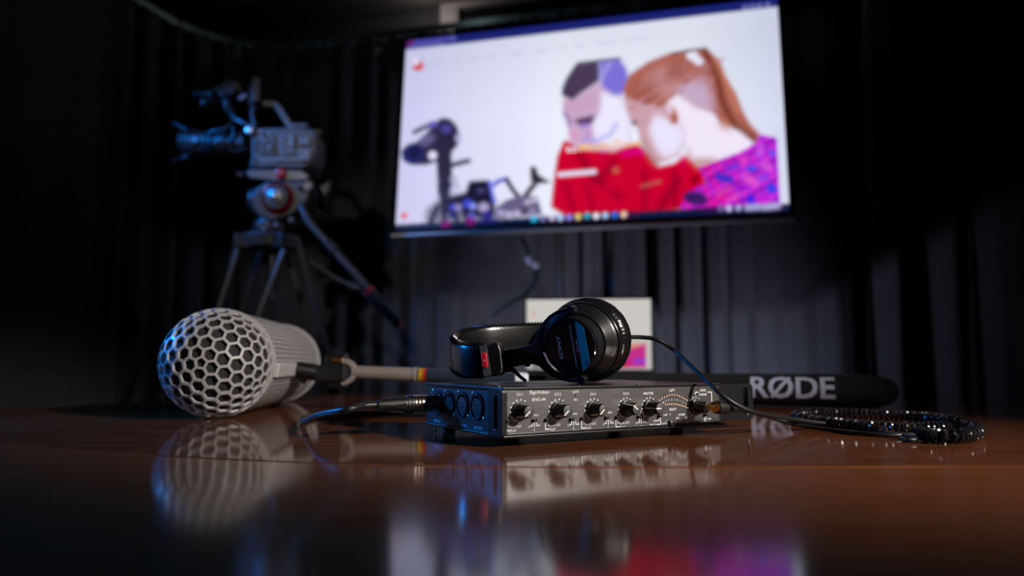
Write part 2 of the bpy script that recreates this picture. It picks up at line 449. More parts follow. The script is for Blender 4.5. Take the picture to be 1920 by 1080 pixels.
# border: from the veneer edge to the rim, on the near side a wide panel
bo = []
for p in inl:
    d = (p - TC).normalized()
    bo.append(TC + d * TR)
# border ring vertices are matched by angle around the table centre of the inlay polygon
ctr = Vector((TC.x, 1.0, 0))
def rim_hit(p):
    d = (p - ctr).normalized(); o = ctr - TC
    b = o.dot(d); c = o.dot(o) - TR * TR
    return ctr + d * (-b + math.sqrt(b * b - c))
bo = [rim_hit(p) for p in inl]
SLOPE = 0.0
def zslope(p, y): return TZ - 0.0006 - 0.012 * max(0.0, 0.42 - y)
rings = [[Vector((p.x, p.y, TZ - 0.02)) for p in inl], [Vector((p.x, p.y, TZ - 0.0006)) for p in inl]]
for k in range(1, 25):
    t = k / 24.0
    rings.append([Vector((p.x + (q.x - p.x) * t * 0.985, p.y + (q.y - p.y) * t * 0.985, zslope(p, p.y + (q.y - p.y) * t * 0.985))) for p, q in zip(inl, bo)])
rings += [[Vector((q.x, q.y, TZ - 0.010)) for q in bo], [Vector((q.x, q.y, TZ - 0.030)) for q in bo], [Vector((TC.x + (q.x - TC.x) * 0.97, TC.y + (q.y - TC.y) * 0.97, TZ - 0.042)) for q in bo]]
bd_ = MB(); bd_.ring_stack(rings, False, True); bd_.build('border', M_border, table, smooth=True)
MB().lathe((TC.x, TC.y, TZ - 0.042), (0, 0, -1), [(0, 0.30), (0.02, 0.28), (0.06, 0.12), (0.30, 0.09), (0.60, 0.10), (0.655, 0.30), (0.69, 0.36), (0.708, 0.37)], 40).build('pedestal', M_border, table, smooth=True)

# ------------------------------------------------------------------ television: picture painted as a colour layer of the panel
TVC = Vector((0.2524, 2.5342, CAM.z + 0.9079)); TILT = 0.0963; TVW, TVH = 1.43, 0.805
TVR = BD.copy(); TVN0 = BN.copy()
TVU = (Vector((0, 0, 1)) * math.cos(TILT) - TVN0 * math.sin(TILT)).normalized(); TVN = TVR.cross(TVU)
if TVN.dot(CAM - TVC) < 0: TVN = -TVN
def tvp(a, b, o=0.0): return TVC + TVR * a + TVU * b + TVN * o

CX0, CY0, CW, CH = 730, -20, 770, 465
canvas = np.zeros((CH, CW, 3)); GX, GY = np.meshgrid(np.arange(CW) + CX0 + 0.5, np.arange(CH) + CY0 + 0.5)
def lin(c): return np.array(srgb(*c))
def blurmask(m, s):
    if s <= 0: return m
    r = int(3 * s) + 1; k = np.exp(-0.5 * (np.arange(-r, r + 1) / s) ** 2); k /= k.sum()
    p = np.pad(m, ((r, r), (0, 0)), 'edge'); m = sum(k[i] * p[i:i + m.shape[0]] for i in range(2 * r + 1))
    p = np.pad(m, ((0, 0), (r, r)), 'edge'); return sum(k[i] * p[:, i:i + m.shape[1]] for i in range(2 * r + 1))
def over(mask, c, a=1.0):
    global canvas
    mm = (mask * a)[..., None]; canvas = canvas * (1 - mm) + lin(c) * mm
def poly_mask(pts):
    m = np.zeros((CH, CW), bool); n = len(pts)
    for i in range(n):
        xa, ya = pts[i]; xb, yb = pts[(i + 1) % n]
        if ya == yb: continue
        c = ((GY < ya) != (GY < yb)) & (GX < (xb - xa) * (GY - ya) / (yb - ya) + xa)
        m ^= c
    return m.astype(float)
def poly(pts, c, s=1.5, a=1.0): over(blurmask(poly_mask(pts), s), c, a)
def blob(x, y, rx, ry, c, s=1.5, a=1.0, rot=0.0):
    t = math.radians(rot); dx = GX - x; dy = GY - y
    u = dx * math.cos(t) + dy * math.sin(t); v = -dx * math.sin(t) + dy * math.cos(t)
    over(blurmask(((u / rx) ** 2 + (v / ry) ** 2 < 1).astype(float), s), c, a)
def stroke(pts, wd, c, s=1.2, a=1.0):
    m = np.zeros((CH, CW))
    for (xa, ya), (xb, yb) in zip(pts[:-1], pts[1:]):
        L2 = (xb - xa) ** 2 + (yb - ya) ** 2; t = np.clip(((GX - xa) * (xb - xa) + (GY - ya) * (yb - ya)) / L2, 0, 1)
        m = np.maximum(m, ((GX - xa - t * (xb - xa)) ** 2 + (GY - ya - t * (yb - ya)) ** 2 < (wd / 2) ** 2).astype(float))
    over(blurmask(m, s), c, a)
# page background
tx = np.clip((GX - 745) / 300, 0, 1)[..., None]; tr = np.clip((GX - 1280) / 180, 0, 1)[..., None]; ty = np.clip((GY - 60) / 160, 0, 1)[..., None]
canvas[:] = lin((203, 203, 240)) * (1 - tx) + lin((236, 240, 255)) * tx
canvas = canvas * (1 - tr) + lin((214, 220, 240)) * tr
canvas = canvas * (0.86 + 0.14 * ty)
# title bar and page header
poly([(730, 99), (1500, 6), (1500, -30), (730, -30)], (26, 34, 112), 1)
poly([(766, 90), (842, 79), (842, 68), (766, 78)], (84, 80, 178), 3, 0.8); blob(766, 83, 5, 5, (120, 20, 90), 2); blob(845, 74, 6, 6, (110, 110, 190), 1.5, 0.6)
poly([(762, 95), (830, 85), (830, 82), (762, 91)], (150, 150, 215), 1.5, 0.6)
for x in (1392, 1405, 1418, 1434): blob(x, 14 - (x - 1392) * 0.12, 5, 4, (140, 140, 205), 1.5, 0.8)
blob(781, 124, 10, 10, (206, 36, 52), 2); blob(777, 117, 7, 7, (225, 222, 246), 2)
for x, wd in ((815, 24), (850, 22), (884, 16), (915, 22), (966, 26), (1010, 26), (1046, 18), (1082, 20), (1130, 34), (1170, 14), (1195, 18)):
    stroke([(x - wd / 2, 122 - (x - 800) * 0.122), (x + wd / 2, 120 - (x - 800) * 0.122)], 5, (188, 190, 220), 2, 0.5)
# left: video camera on its head
poly([(753, 282), (778, 268), (795, 254), (812, 232), (826, 221), (842, 222), (855, 236), (862, 256), (857, 274), (847, 284), (845, 300), (842, 332), (822, 334), (819, 302), (800, 309), (778, 309), (756, 300)], (44, 36, 66), 2)
stroke([(776, 248), (790, 241), (812, 232)], 8, (48, 42, 74), 2); blob(810, 234, 9, 6, (96, 92, 190), 2); blob(835, 241, 10, 8, (84, 80, 172), 3, 0.8)
blob(800, 262, 16, 9, (122, 110, 168), 4, 0.7, -30); blob(774, 288, 19, 20, (30, 30, 96), 2); blob(776, 287, 10, 11, (20, 18, 56), 2)
blob(811, 291, 8, 8, (226, 224, 250), 1.5); blob(857, 259, 4, 8, (190, 180, 230), 2)
poly([(822, 300), (846, 296), (848, 330), (843, 366), (822, 362)], (38, 32, 60), 2)
stroke([(826, 340), (846, 333)], 6, (176, 168, 214), 1.5); stroke([(826, 366), (852, 356)], 9, (196, 190, 232), 2); stroke([(826, 352), (848, 346)], 6, (70, 62, 130), 2)
stroke([(846, 310), (858, 306), (878, 301)], 9, (50, 44, 70), 2); stroke([(852, 330), (860, 352)], 3, (120, 110, 160), 2)
poly([(827, 372), (868, 362), (900, 366), (900, 392), (828, 400)], (30, 24, 48), 2)
for x0_, x1_ in ((822, 806), (834, 835), (850, 862), (872, 880)): stroke([(x0_, 385), (x1_, 424)], 9, (44, 34, 60), 2)
poly([(800, 392), (826, 372), (872, 362), (930, 372), (930, 412), (800, 420)], (40, 32, 62), 5, 0.75)
stroke([(832, 300), (834, 366)], 22, (42, 36, 62), 3)
# second camera body
poly([(872, 364), (880, 338), (917, 337), (927, 376), (928, 404), (868, 406)], (26, 20, 46), 2)
stroke([(918, 340), (927, 378)], 6, (92, 104, 232), 1.5); blob(902, 357, 8, 5, (70, 66, 120), 2)
for x, y, r, c in ((849, 387, 6, (60, 70, 200)), (860, 388, 7, (150, 140, 200)), (878, 381, 9, (64, 76, 214)), (888, 386, 7, (140, 150, 235)), (908, 388, 10, (170, 160, 205)), (850, 402, 8, (40, 40, 120)), (885, 404, 8, (90, 90, 190)), (915, 402, 9, (50, 46, 140))):
    blob(x, y, r, r * 0.9, c, 2)
stroke([(926, 346), (936, 338), (950, 335)], 8, (94, 96, 200), 1.5); stroke([(950, 337), (962, 356), (975, 372)], 9, (56, 46, 72), 1.5)
poly([(928, 390), (950, 374), (975, 366), (1008, 368), (1018, 402), (930, 410)], (104, 94, 132), 2)
for x, y, c in ((940, 398, (186, 176, 220)), (955, 401, (196, 190, 226)), (970, 399, (200, 190, 226)), (990, 378, (190, 180, 210)), (1003, 374, (196, 190, 220)), (985, 394, (60, 50, 80)), (998, 396, (150, 140, 180))): blob(x, y, 7, 5, c, 2)
stroke([(986, 366), (1008, 336)], 11, (70, 58, 82), 2); poly([(993, 312), (1003, 311), (1010, 328), (1034, 342), (1008, 344), (994, 338)], (44, 36, 52), 2)
# man
poly([(1043, 292), (1056, 262), (1080, 270), (1140, 276), (1195, 268), (1224, 296), (1234, 312), (1262, 306), (1286, 292), (1322, 316), (1326, 346), (1300, 372), (1276, 394), (1200, 406), (1060, 405), (1033, 388), (1037, 340)], (204, 0, 46), 2)
for pts, wd in (([(1085, 290), (1110, 330), (1130, 345)], 16), ([(1060, 345), (1075, 392)], 10), ([(1098, 345), (1112, 392)], 8), ([(1150, 300), (1140, 320), (1118, 336)], 14), ([(1208, 320), (1210, 392)], 12), ([(1265, 320), (1268, 388)], 10), ([(1150, 362), (1165, 370)], 14), ([(1240, 388), (1270, 340)], 18)):
    stroke(pts, wd, (146, 0, 38), 4, 0.75)
blob(1172, 287, 10, 6, (220, 0, 140), 3, 0.8); blob(1195, 284, 14, 6, (226, 0, 150), 3, 0.8); blob(1130, 287, 6, 4, (180, 0, 120), 2, 0.7)
blob(1280, 300, 8, 10, (226, 0, 110), 4, 0.7); blob(1154, 319, 7, 6, (196, 96, 80), 2, 0.8)
poly([(1052, 184), (1068, 188), (1090, 172), (1118, 152), (1146, 176), (1162, 180), (1180, 226), (1182, 266), (1150, 284), (1086, 280), (1068, 268), (1062, 240), (1054, 212)], (206, 172, 206), 2)
poly([(1122, 172), (1146, 178), (1162, 184), (1180, 226), (1182, 268), (1150, 278), (1112, 264), (1108, 226), (1122, 214)], (236, 232, 253), 4)
poly([(1052, 190), (1088, 178), (1120, 166), (1122, 200), (1080, 216), (1056, 208)], (198, 160, 190), 4, 0.8)
poly([(1073, 224), (1096, 219), (1114, 214), (1108, 232), (1084, 236)], (74, 44, 92), 3); stroke([(1054, 212), (1064, 222), (1066, 234)], 6, (110, 84, 150), 3, 0.8)
blob(1094, 236, 10, 4, (150, 120, 220), 3, 0.8); blob(1074, 254, 9, 10, (216, 156, 190), 4); blob(1100, 252, 8, 8, (186, 140, 200), 4, 0.8)
stroke([(1090, 264), (1120, 262), (1142, 252), (1154, 232)], 6, (150, 150, 236), 3, 0.8)
poly([(1050, 180), (1049, 168), (1057, 147), (1075, 120), (1118, 114), (1122, 150), (1090, 172), (1069, 188)], (74, 58, 88), 2)
poly([(1117, 114), (1157, 110), (1171, 130), (1176, 156), (1164, 178), (1146, 178), (1124, 162)], (122, 112, 214), 3); stroke([(1140, 116), (1122, 146)], 8, (176, 170, 232), 3, 0.7)
stroke([(1078, 119), (1118, 114), (1157, 110)], 4, (60, 46, 80), 1.5)
# woman
poly([(1164, 166), (1175, 140), (1210, 116), (1249, 100), (1319, 91), (1344, 112), (1358, 144), (1379, 176), (1393, 210), (1407, 232), (1426, 252), (1418, 268), (1372, 240), (1350, 232), (1336, 214), (1300, 204), (1268, 178), (1246, 198), (1231, 204), (1196, 196), (1171, 196)], (172, 98, 84), 2.5)
rr = random.Random(4)
for _ in range(70):
    x = rr.uniform(1180, 1330); y = 190 - (x - 1180) * 0.45 + rr.uniform(-25, 45)
    if y < 96: y = 100
    stroke([(x, y), (x + rr.uniform(10, 26), y - rr.uniform(8, 22))], rr.uniform(3, 6), rr.choice([(150, 74, 52), (196, 140, 150), (206, 164, 186), (140, 66, 48)]), 2, 0.5)
for x, y, rx, ry, c in ((1230, 140, 30, 14, (196, 140, 140)), (1268, 128, 26, 12, (146, 76, 56)), (1205, 165, 24, 12, (150, 80, 64)), (1250, 165, 22, 12, (204, 156, 160)), (1300, 135, 18, 16, (186, 122, 120))):
    blob(x, y, rx, ry, c, 7, 0.6, -30)
poly([(1262, 180), (1276, 160), (1318, 150), (1334, 180), (1338, 212), (1300, 206)], (206, 186, 220), 8, 0.75)
stroke([(1318, 98), (1340, 130), (1352, 190), (1378, 236), (1416, 262)], 13, (124, 58, 44), 3); stroke([(1336, 110), (1362, 160), (1384, 210)], 8, (196, 122, 96), 3, 0.8)
poly([(1280, 101), (1298, 94), (1317, 117), (1306, 123), (1286, 110)], (226, 226, 246), 1.5)
stroke([(1255, 101), (1290, 94), (1320, 91)], 4, (90, 44, 40), 1.5)
poly([(1168, 180), (1196, 194), (1232, 202), (1262, 190), (1290, 240), (1284, 266), (1273, 290), (1249, 302), (1228, 309), (1217, 290), (1199, 257), (1188, 232), (1178, 222), (1171, 196)], (204, 158, 172), 2.5)
poly([(1226, 212), (1252, 224), (1276, 232), (1286, 262), (1270, 288), (1246, 296), (1230, 280), (1214, 244)], (234, 228, 252), 5)
stroke([(1200, 262), (1222, 300), (1232, 307)], 8, (150, 104, 92), 4, 0.8); blob(1187, 230, 5, 5, (74, 44, 70), 2.5); stroke([(1174, 205), (1190, 200)], 6, (176, 120, 130), 3, 0.7)
poly([(1248, 192), (1268, 178), (1300, 200), (1334, 212), (1346, 232), (1386, 246), (1414, 270), (1392, 284), (1342, 302), (1312, 313), (1292, 292), (1284, 252), (1262, 206)], (240, 230, 250), 4)
poly([(1284, 266), (1300, 298), (1345, 296), (1344, 303), (1312, 314), (1290, 296)], (176, 122, 96), 5, 0.9); blob(1358, 236, 14, 7, (204, 130, 110), 5, 0.8, 30)
blob(1260, 217, 9, 17, (206, 136, 128), 2, 1, -8); blob(1263, 222, 4, 9, (150, 74, 66), 2, 1, -8); blob(1253, 205, 5, 7, (226, 206, 236), 2.5)
sw = [(1312, 314), (1346, 301), (1392, 284), (1418, 268), (1426, 252), (1457, 259), (1467, 388), (1300, 400), (1276, 392), (1292, 360), (1326, 342)]
m_sw = blurmask(poly_mask(sw), 1.2); over(m_sw, (206, 10, 176))
t_ = np.clip((GX - 1330) / 110, 0, 1); over(m_sw * t_, (176, 40, 226), 0.8)
over(m_sw * np.clip(1 - (GX - 1300) / 60, 0, 1) * (GY < 345), (200, 0, 60), 0.9)
for a_, off_, per, c, al in ((0.55, 0, 17, (240, 70, 214), 0.5), (-1.1, 5, 21, (146, 40, 220), 0.55), (0.55, 9, 34, (120, 0, 160), 0.4)):
    st = ((GX * math.sin(a_) + GY * math.cos(a_) + off_) % per < per * 0.4).astype(float); over(blurmask(m_sw * st, 1.6), c, al)
for x, y, rx, ry, rt, c in ((1359, 334, 20, 8, 18, (46, 44, 196)), (1411, 316, 13, 6, -5, (66, 70, 232)), (1450, 354, 11, 9, 20, (46, 62, 236)), (1410, 374, 9, 9, 25, (40, 34, 226)), (1451, 287, 7, 5, 20, (70, 84, 240)), (1306, 372, 24, 13, 10, (36, 26, 92)), (1376, 313, 14, 6, -15, (120, 50, 220)), (1432, 334, 10, 6, -15, (130, 66, 236)), (1393, 352, 8, 6, -20, (146, 20, 206))):
    blob(x, y, rx, ry, c, 2, 0.95, rt)
for x, y, rx, ry, rt, c in ((1410, 338, 20, 8, 25, (240, 90, 214)), (1440, 312, 14, 8, 35, (226, 90, 226)), (1396, 300, 8, 10, 10, (240, 70, 200)), (1350, 374, 26, 8, -25, (230, 20, 150)), (1438, 374, 12, 8, 30, (206, 20, 214)), (1370, 302, 16, 6, -20, (170, 10, 170)), (1426, 282, 8, 14, 10, (204, 90, 236))):
    blob(x, y, rx, ry, c, 3, 0.7, rt)
stroke([(1345, 366), (1372, 352)], 4, (240, 90, 150), 2, 0.8); stroke([(1366, 377), (1388, 364)], 4, (240, 100, 180), 2, 0.8); blob(1304, 336, 6, 8, (60, 0, 20), 3, 0.8)
# page button
stroke([(1048, 327), (1114, 321.5)], 9, (228, 214, 240), 1.2)
for x in np.linspace(1204, 1238, 7): blob(x, 349 - (x - 1204) * 0.25, 2.5, 4, (176, 96, 90), 1, 0.8)
# task bar
poly([(730, 420.5), (1500, 381), (1500, 460), (730, 460)], (16, 28, 66), 1.2)
poly([(1030, 410), (1190, 396), (1200, 404), (1030, 420)], (90, 0, 40), 6, 0.6)
blob(837, 419, 9, 7, (120, 0, 116), 2.5); blob(883, 414, 9, 7, (124, 0, 110), 2.5); blob(915, 410, 18, 6, (30, 20, 120), 4); blob(1340, 394, 24, 5, (50, 14, 80), 4)
blob(760, 403, 6, 6, (232, 90, 110), 1.8)
for x, y, c in ((1002, 410, (40, 180, 230)), (1019, 409, (120, 116, 170)), (1036, 407.5, (196, 192, 230)), (1051.5, 408, (170, 206, 246)), (1068, 407, (140, 130, 226)), (1085, 406, (214, 200, 130)), (1102, 404, (20, 170, 196)), (1119, 404.5, (236, 236, 250)), (1136, 403.5, (170, 206, 250)), (1154, 402.7, (30, 110, 220)), (1171, 402, (240, 200, 180)), (1355, 391.5, (110, 100, 150)), (1370, 391, (196, 190, 236)), (1388, 390, (170, 164, 214))):
    blob(x, y, 6, 6, c, 1)
stroke([(1404, 389.5), (1427, 388.5)], 11, (170, 166, 220), 2); stroke([(1436, 389), (1464, 386)], 11, (180, 174, 226), 2.5)
canvas = np.stack([blurmask(canvas[..., k], 0.8) for k in range(3)], -1)

tv = thing('television', 'large flat television on a stand showing a web page with two people', 'television', (TVC.x, TVC.y + 0.1, 0))
NXT, NYT = 440, 248
aa = np.linspace(-TVW / 2, TVW / 2, NXT); bb = np.linspace(-TVH / 2, TVH / 2, NYT)
AA, BB = np.meshgrid(aa, bb)
pw = np.array(TVC)[None, None] + AA[..., None] * np.array(TVR) + BB[..., None] * np.array(TVU)
rel = pw - np.array(CAM); dd = rel[..., 1] * cth + rel[..., 2] * sth; uu_ = -rel[..., 1] * sth + rel[..., 2] * cth
# picture coordinates of the panel (perspective map between panel and picture, measured once)
def homog(src, dst):
    A = []; B = []
    for (x, y), (u, v) in zip(src, dst):
        A += [[x, y, 1, 0, 0, 0, -u * x, -u * y], [0, 0, 0, x, y, 1, -v * x, -v * y]]; B += [u, v]
    h = np.linalg.solve(np.array(A, float), np.array(B, float)); return np.append(h, 1).reshape(3, 3)
Hm = homog([(-TVW / 2, TVH / 2), (TVW / 2, TVH / 2), (-TVW / 2, -TVH / 2), (TVW / 2, -TVH / 2)], [(759, 79), (1452, -6), (744, 431), (1486, 397)])
q_ = np.stack([AA, BB, np.ones_like(AA)], -1) @ Hm.T
ux = q_[..., 0] / q_[..., 2] - CX0 - 0.5; uy = q_[..., 1] / q_[..., 2] - CY0 - 0.5
ix = np.clip(ux, 0, CW - 1.001); iy = np.clip(uy, 0, CH - 1.001); i0 = ix.astype(int); j0 = iy.astype(int); fx = (ix - i0)[..., None]; fy = (iy - j0)[..., None]
colr = canvas[j0, i0] * (1 - fx) * (1 - fy) + canvas[j0, i0 + 1] * fx * (1 - fy) + canvas[j0 + 1, i0] * (1 - fx) * fy + canvas[j0 + 1, i0 + 1] * fx * fy
def picture_mesh(name, pts, cols, material, parent, nx, ny):
    me = bpy.data.meshes.new(name)
    idx = np.arange(nx * ny).reshape(ny, nx)
    fs = np.stack([idx[:-1, :-1], idx[:-1, 1:], idx[1:, 1:], idx[1:, :-1]], -1).reshape(-1, 4)
    inv = WORLD_INV[parent.name]; off = np.array(inv.translation)
    me.from_pydata((pts.reshape(-1, 3) + off).tolist(), [], fs.tolist())
    ca = me.color_attributes.new('picture', 'FLOAT_COLOR', 'POINT')
    c4 = np.ones((nx * ny, 4), np.float32); c4[:, :3] = cols.reshape(-1, 3); ca.data.foreach_set('color', c4.ravel())
    me.materials.append(material); o = bpy.data.objects.new(name, me); COL.objects.link(o); o.parent = parent
    return o
pic = picture_mesh('screen', pw + np.array(TVN) * 0.0005, colr, emit_attr('television_picture', 1.0), tv, NXT, NYT)
tag(pic, 'lit screen with a web page')
sub(pic, tv)
# heading of the web page on the screen
def scr(px, py, o=0.0):
    v = np.linalg.inv(Hm) @ np.array([px, py, 1.0]); return tvp(v[0] / v[2], v[1] / v[2], o)
ex_ = (scr(1160, 270) - scr(1080, 277)).normalized(); ey_ = TVU
mt = MB(); put_text(mt, 'to', scr(1070, 278, 0.002), ex_, ey_, 0.030, 0.044, bold=0.012); mt.build('white_heading', emit('heading_white', srgb(240, 240, 252), 1.0), pic)
mt = MB(); put_text(mt, 'MediaZone', scr(1142, 271, 0.002), ex_, ey_, 0.032, 0.225, bold=0.012); mt.build('orange_heading', emit('heading_orange', srgb(246, 190, 130), 1.0), pic)
# case, bezel and trim
bz = 0.016
def tvrect(w_, h_, o, cy=0.0): return [tvp(-w_ / 2, -h_ / 2 + cy, o), tvp(w_ / 2, -h_ / 2 + cy, o), tvp(w_ / 2, h_ / 2 + cy, o), tvp(-w_ / 2, h_ / 2 + cy, o)]
MB().frame(tvrect(TVW + 2 * bz, TVH + 2 * bz, -0.028), tvrect(TVW - 0.002, TVH - 0.002, -0.028), TVN * 0.034).build('bezel', M_gloss, tv, bevel=0.002)
MB().prism(tvrect(TVW + 2 * bz - 0.01, TVH + 2 * bz - 0.01, -0.050), TVN * 0.045).build('case', M_black, tv, bevel=0.004)
MB().prism(tvrect(TVW * 0.55, TVH * 0.6, -0.085, -0.08), TVN * 0.04).build('rear_housing', M_black, tv, bevel=0.01)
MB().prism([tvp(-TVW / 2 - bz, -TVH / 2 - bz - 0.014, -0.02), tvp(TVW / 2 + bz, -TVH / 2 - bz - 0.014, -0.02), tvp(TVW / 2 + bz, -TVH / 2 - bz + 0.002, -0.02), tvp(-TVW / 2 - bz, -TVH / 2 - bz + 0.002, -0.02)], TVN * 0.032).build('bottom_trim', M_silver, tv, bevel=0.005)
MB().lathe(tvp(TVW / 2 + bz - 0.012, -TVH / 2 - bz - 0.004, 0.010), TVN, [(0, 0.010), (0.006, 0.010), (0.008, 0.006)], 16).build('corner_cap', M_silver, tv, smooth=True)

# stand behind the screen: two posts, bracket, shelf, base with castors
stand = thing('television_stand', 'black two-post trolley stand carrying the television and a shelf', 'stand', (TVC.x + 0.03, TVC.y + 0.12, 0))
def postp(px): 
    return PP(px, 500, TVC - TVN0 * 0.16, TVN0)
for px in (1051.5, 1149.5):
    c = postp(px); MB().box((c.x, c.y, 0.83), (0.025, 0.025, 1.56), Euler((0, 0, math.radians(38))).to_matrix()).build('post', M_tube, stand, bevel=0.003)
cA = postp(1051.5); cB = postp(1149.5); cM = (cA + cB) / 2
MB().box((cM.x + TVN0.x * 0.03, cM.y + TVN0.y * 0.03, 1.58), (0.42, 0.03, 0.32), Rb).build('bracket', M_black, stand, bevel=0.004)
MB().box((cM.x, cM.y, 0.10), (0.62, 0.06, 0.05), Rb).build('cross_bar', M_black, stand, bevel=0.004)
for sx in (-1, 1):
    e = Vector((cM.x, cM.y, 0)) + BD * 0.31 * sx
    MB().box((e.x + TVN0.x * 0.08, e.y + TVN0.y * 0.08, 0.085), (0.05, 0.62, 0.04), Rb).build('foot', M_black, stand, bevel=0.004)
    for sy in (-1, 1):
        k_ = e + TVN0 * (0.08 + 0.27 * sy)
        MB().cyl((k_.x - 0.012, k_.y, 0.033), (k_.x + 0.012, k_.y, 0.033), 0.032).build('castor', M_rubber, stand, smooth=True)
SHZ = TZ + 0.020
shc = Vector((cM.x, cM.y, 0)) + TVN0 * 0.22
MB().box((shc.x, shc.y, SHZ - 0.012), (0.52, 0.34, 0.024), Rb).build('shelf', M_satin, stand, bevel=0.003)

# laptop standing on the stand's shelf
lp_y = 2.33
LS = [P(984, 560, lp_y), P(1223, 558, lp_y - 0.055), P(1226, 700, lp_y - 0.055), P(986, 703, lp_y)]
ln = (LS[1] - LS[0]).cross(LS[3] - LS[0]).normalized()
if ln.dot(CAM - LS[0]) < 0: ln = -ln
lbase = Vector(((LS[2].x + LS[3].x) / 2, (LS[2].y + LS[3].y) / 2, SHZ))
lap = thing('laptop', 'open laptop with bright screen on the stand shelf, behind the headphones', 'laptop', lbase)
lr = (LS[1] - LS[0]).normalized(); lu = ln.cross(lr); 
if lu.z < 0: lu = -lu
LWd = (LS[1] - LS[0]).length; LH = (LS[0] - LS[3]).length; lc = (LS[0] + LS[2]) / 2
lq = lambda a, b, o: lc + lr * a + lu * b + ln * o
MB().prism([lq(-LWd / 2, -LH / 2, -0.008), lq(LWd / 2, -LH / 2, -0.008), lq(LWd / 2, LH / 2, -0.008), lq(-LWd / 2, LH / 2, -0.008)], ln * 0.008).build('lid', mat('laptop_shell', (0.08, 0.075, 0.075), 0.6, metal=0.4), lap, bevel=0.003)
lw2, lh2 = LWd - 0.012, LH - 0.016
MB().frame([lq(-LWd / 2 + 0.002, -LH / 2 + 0.002, 0), lq(LWd / 2 - 0.002, -LH / 2 + 0.002, 0), lq(LWd / 2 - 0.002, LH / 2 - 0.002, 0), lq(-LWd / 2 + 0.002, LH / 2 - 0.002, 0)],
           [lq(-lw2 / 2, -lh2 / 2, 0), lq(lw2 / 2, -lh2 / 2, 0), lq(lw2 / 2, lh2 / 2, 0), lq(-lw2 / 2, lh2 / 2, 0)], ln * 0.002).build('screen_bezel', M_gloss, lap)
n1_, n2_ = 80, 46
A2, B2 = np.meshgrid(np.linspace(-lw2 / 2, lw2 / 2, n1_), np.linspace(-lh2 / 2, lh2 / 2, n2_))
pts2 = np.array(lc)[None, None] + A2[..., None] * np.array(lr) + B2[..., None] * np.array(lu) + np.array(ln) * 0.0006
u2 = A2 / lw2 + 0.5; v2 = 0.5 - B2 / lh2
c2 = np.zeros((n2_, n1_, 3)) + lin((206, 202, 196)); c2[v2 < 0.5] = lin((216, 212, 206))
def l_mask(m, c):
    c2[m] = lin(c)
l_mask((u2 > 0.80) & (u2 < 0.955) & (v2 > 0.62) & (v2 < 0.95), (206, 50, 140)); l_mask((u2 > 0.80) & (u2 < 0.93) & (v2 > 0.60) & (v2 + u2 * 0.4 < 1.02), (226, 150, 120)); l_mask((u2 > 0.86) & (u2 < 0.95) & (v2 > 0.8) & (v2 < 0.9), (170, 60, 200))
l_mask((u2 > 0.40) & (u2 < 0.80) & (v2 > 0.60) & (v2 < 0.95), (190, 20, 50)); l_mask((u2 > 0.05) & (u2 < 0.3) & (v2 > 0.55) & (v2 < 0.95), (90, 84, 104)); l_mask(v2 > 0.965, (20, 24, 40)); l_mask((np.abs(u2 - 0.06) < 0.015) & (np.abs(v2 - 0.2) < 0.03), (226, 170, 160))
lsc = picture_mesh('screen', pts2, c2, emit_attr('laptop_picture', 0.85), lap, n1_, n2_)
bp_ = lc - lu * (LH / 2)
ld = Vector((ln.x, ln.y, 0)).normalized()
bz0 = SHZ + 0.002
hinge = Vector((bp_.x, bp_.y, 0))
bq = lambda a, d, z: hinge + lr * a + ld * d + Vector((0, 0, z))
zb = bp_.z
MB().prism([bq(-LWd / 2, -0.012, SHZ), bq(LWd / 2, -0.012, SHZ), bq(LWd / 2, 0.12, SHZ), bq(-LWd / 2, 0.12, SHZ)], (0, 0, max(0.012, zb - SHZ + 0.002))).build('keyboard_base', M_satin, lap, bevel=0.003)

# ------------------------------------------------------------------ field audio mixer
FOOT, MH, MW, MD = 0.0082, 0.044, 0.267, 0.174
mc = PT(942, 822.5, FOOT); mang = math.atan2(0.508, 0.862)
mixer = thing('audio_mixer', 'black field audio mixer with six knobs and four round sockets on its side', 'audio mixer', (mc.x, mc.y, TZ), mang, local=True)
Rm = Euler((0, 0, mang)).to_matrix(); MO = Vector((mc.x, mc.y, TZ))
def mloc(p): return Rm.transposed() @ (Vector(p) - MO)
def mwld(p): return MO + Rm @ Vector(p)
nF = Rm @ Vector((0, -1, 0)); nS = Rm @ Vector((-1, 0, 0))
def fpx(px, py, o=0.0):             # point of the front panel under a photo pixel, local
    q = mloc(PP(px, py, mwld((0, 0.0, 0)), nF)); return Vector((q.x, -o, q.z))
SIDE = 0.004
def spx(px, py, o=0.0):             # point of the left side panel, local
    q = mloc(PP(px, py, mwld((SIDE, 0, 0)), nS)); return Vector((SIDE - o, q.y, q.z))
Z0, Z1 = FOOT, FOOT + MH
MB().span((SIDE, 0.004, Z0 + 0.002), (MW - 0.004, MD, Z1 - 0.002)).build('chassis', M_chassis, mixer)
MB().span((0, -0.0015, Z1 - 0.0024), (MW, MD + 0.001, Z1)).build('top_cover', M_chassis, mixer, bevel=0.0006)
MB().span((0, -0.002, Z0), (MW + 0.006, MD, Z0 + 0.0022)).build('bottom_plate', M_chassis, mixer, bevel=0.0006)
MB().span((0.004, -0.0022, Z0 + 0.0028), (MW - 0.002, 0.0, Z0 + 0.0040)).build('front_lip', M_satin, mixer, bevel=0.0004)
fp = MB().span((0.0012, 0.0, Z0 + 0.0024), (MW - 0.001, 0.004, Z1 - 0.0026)).build('front_panel', M_panel, mixer, bevel=0.0004)
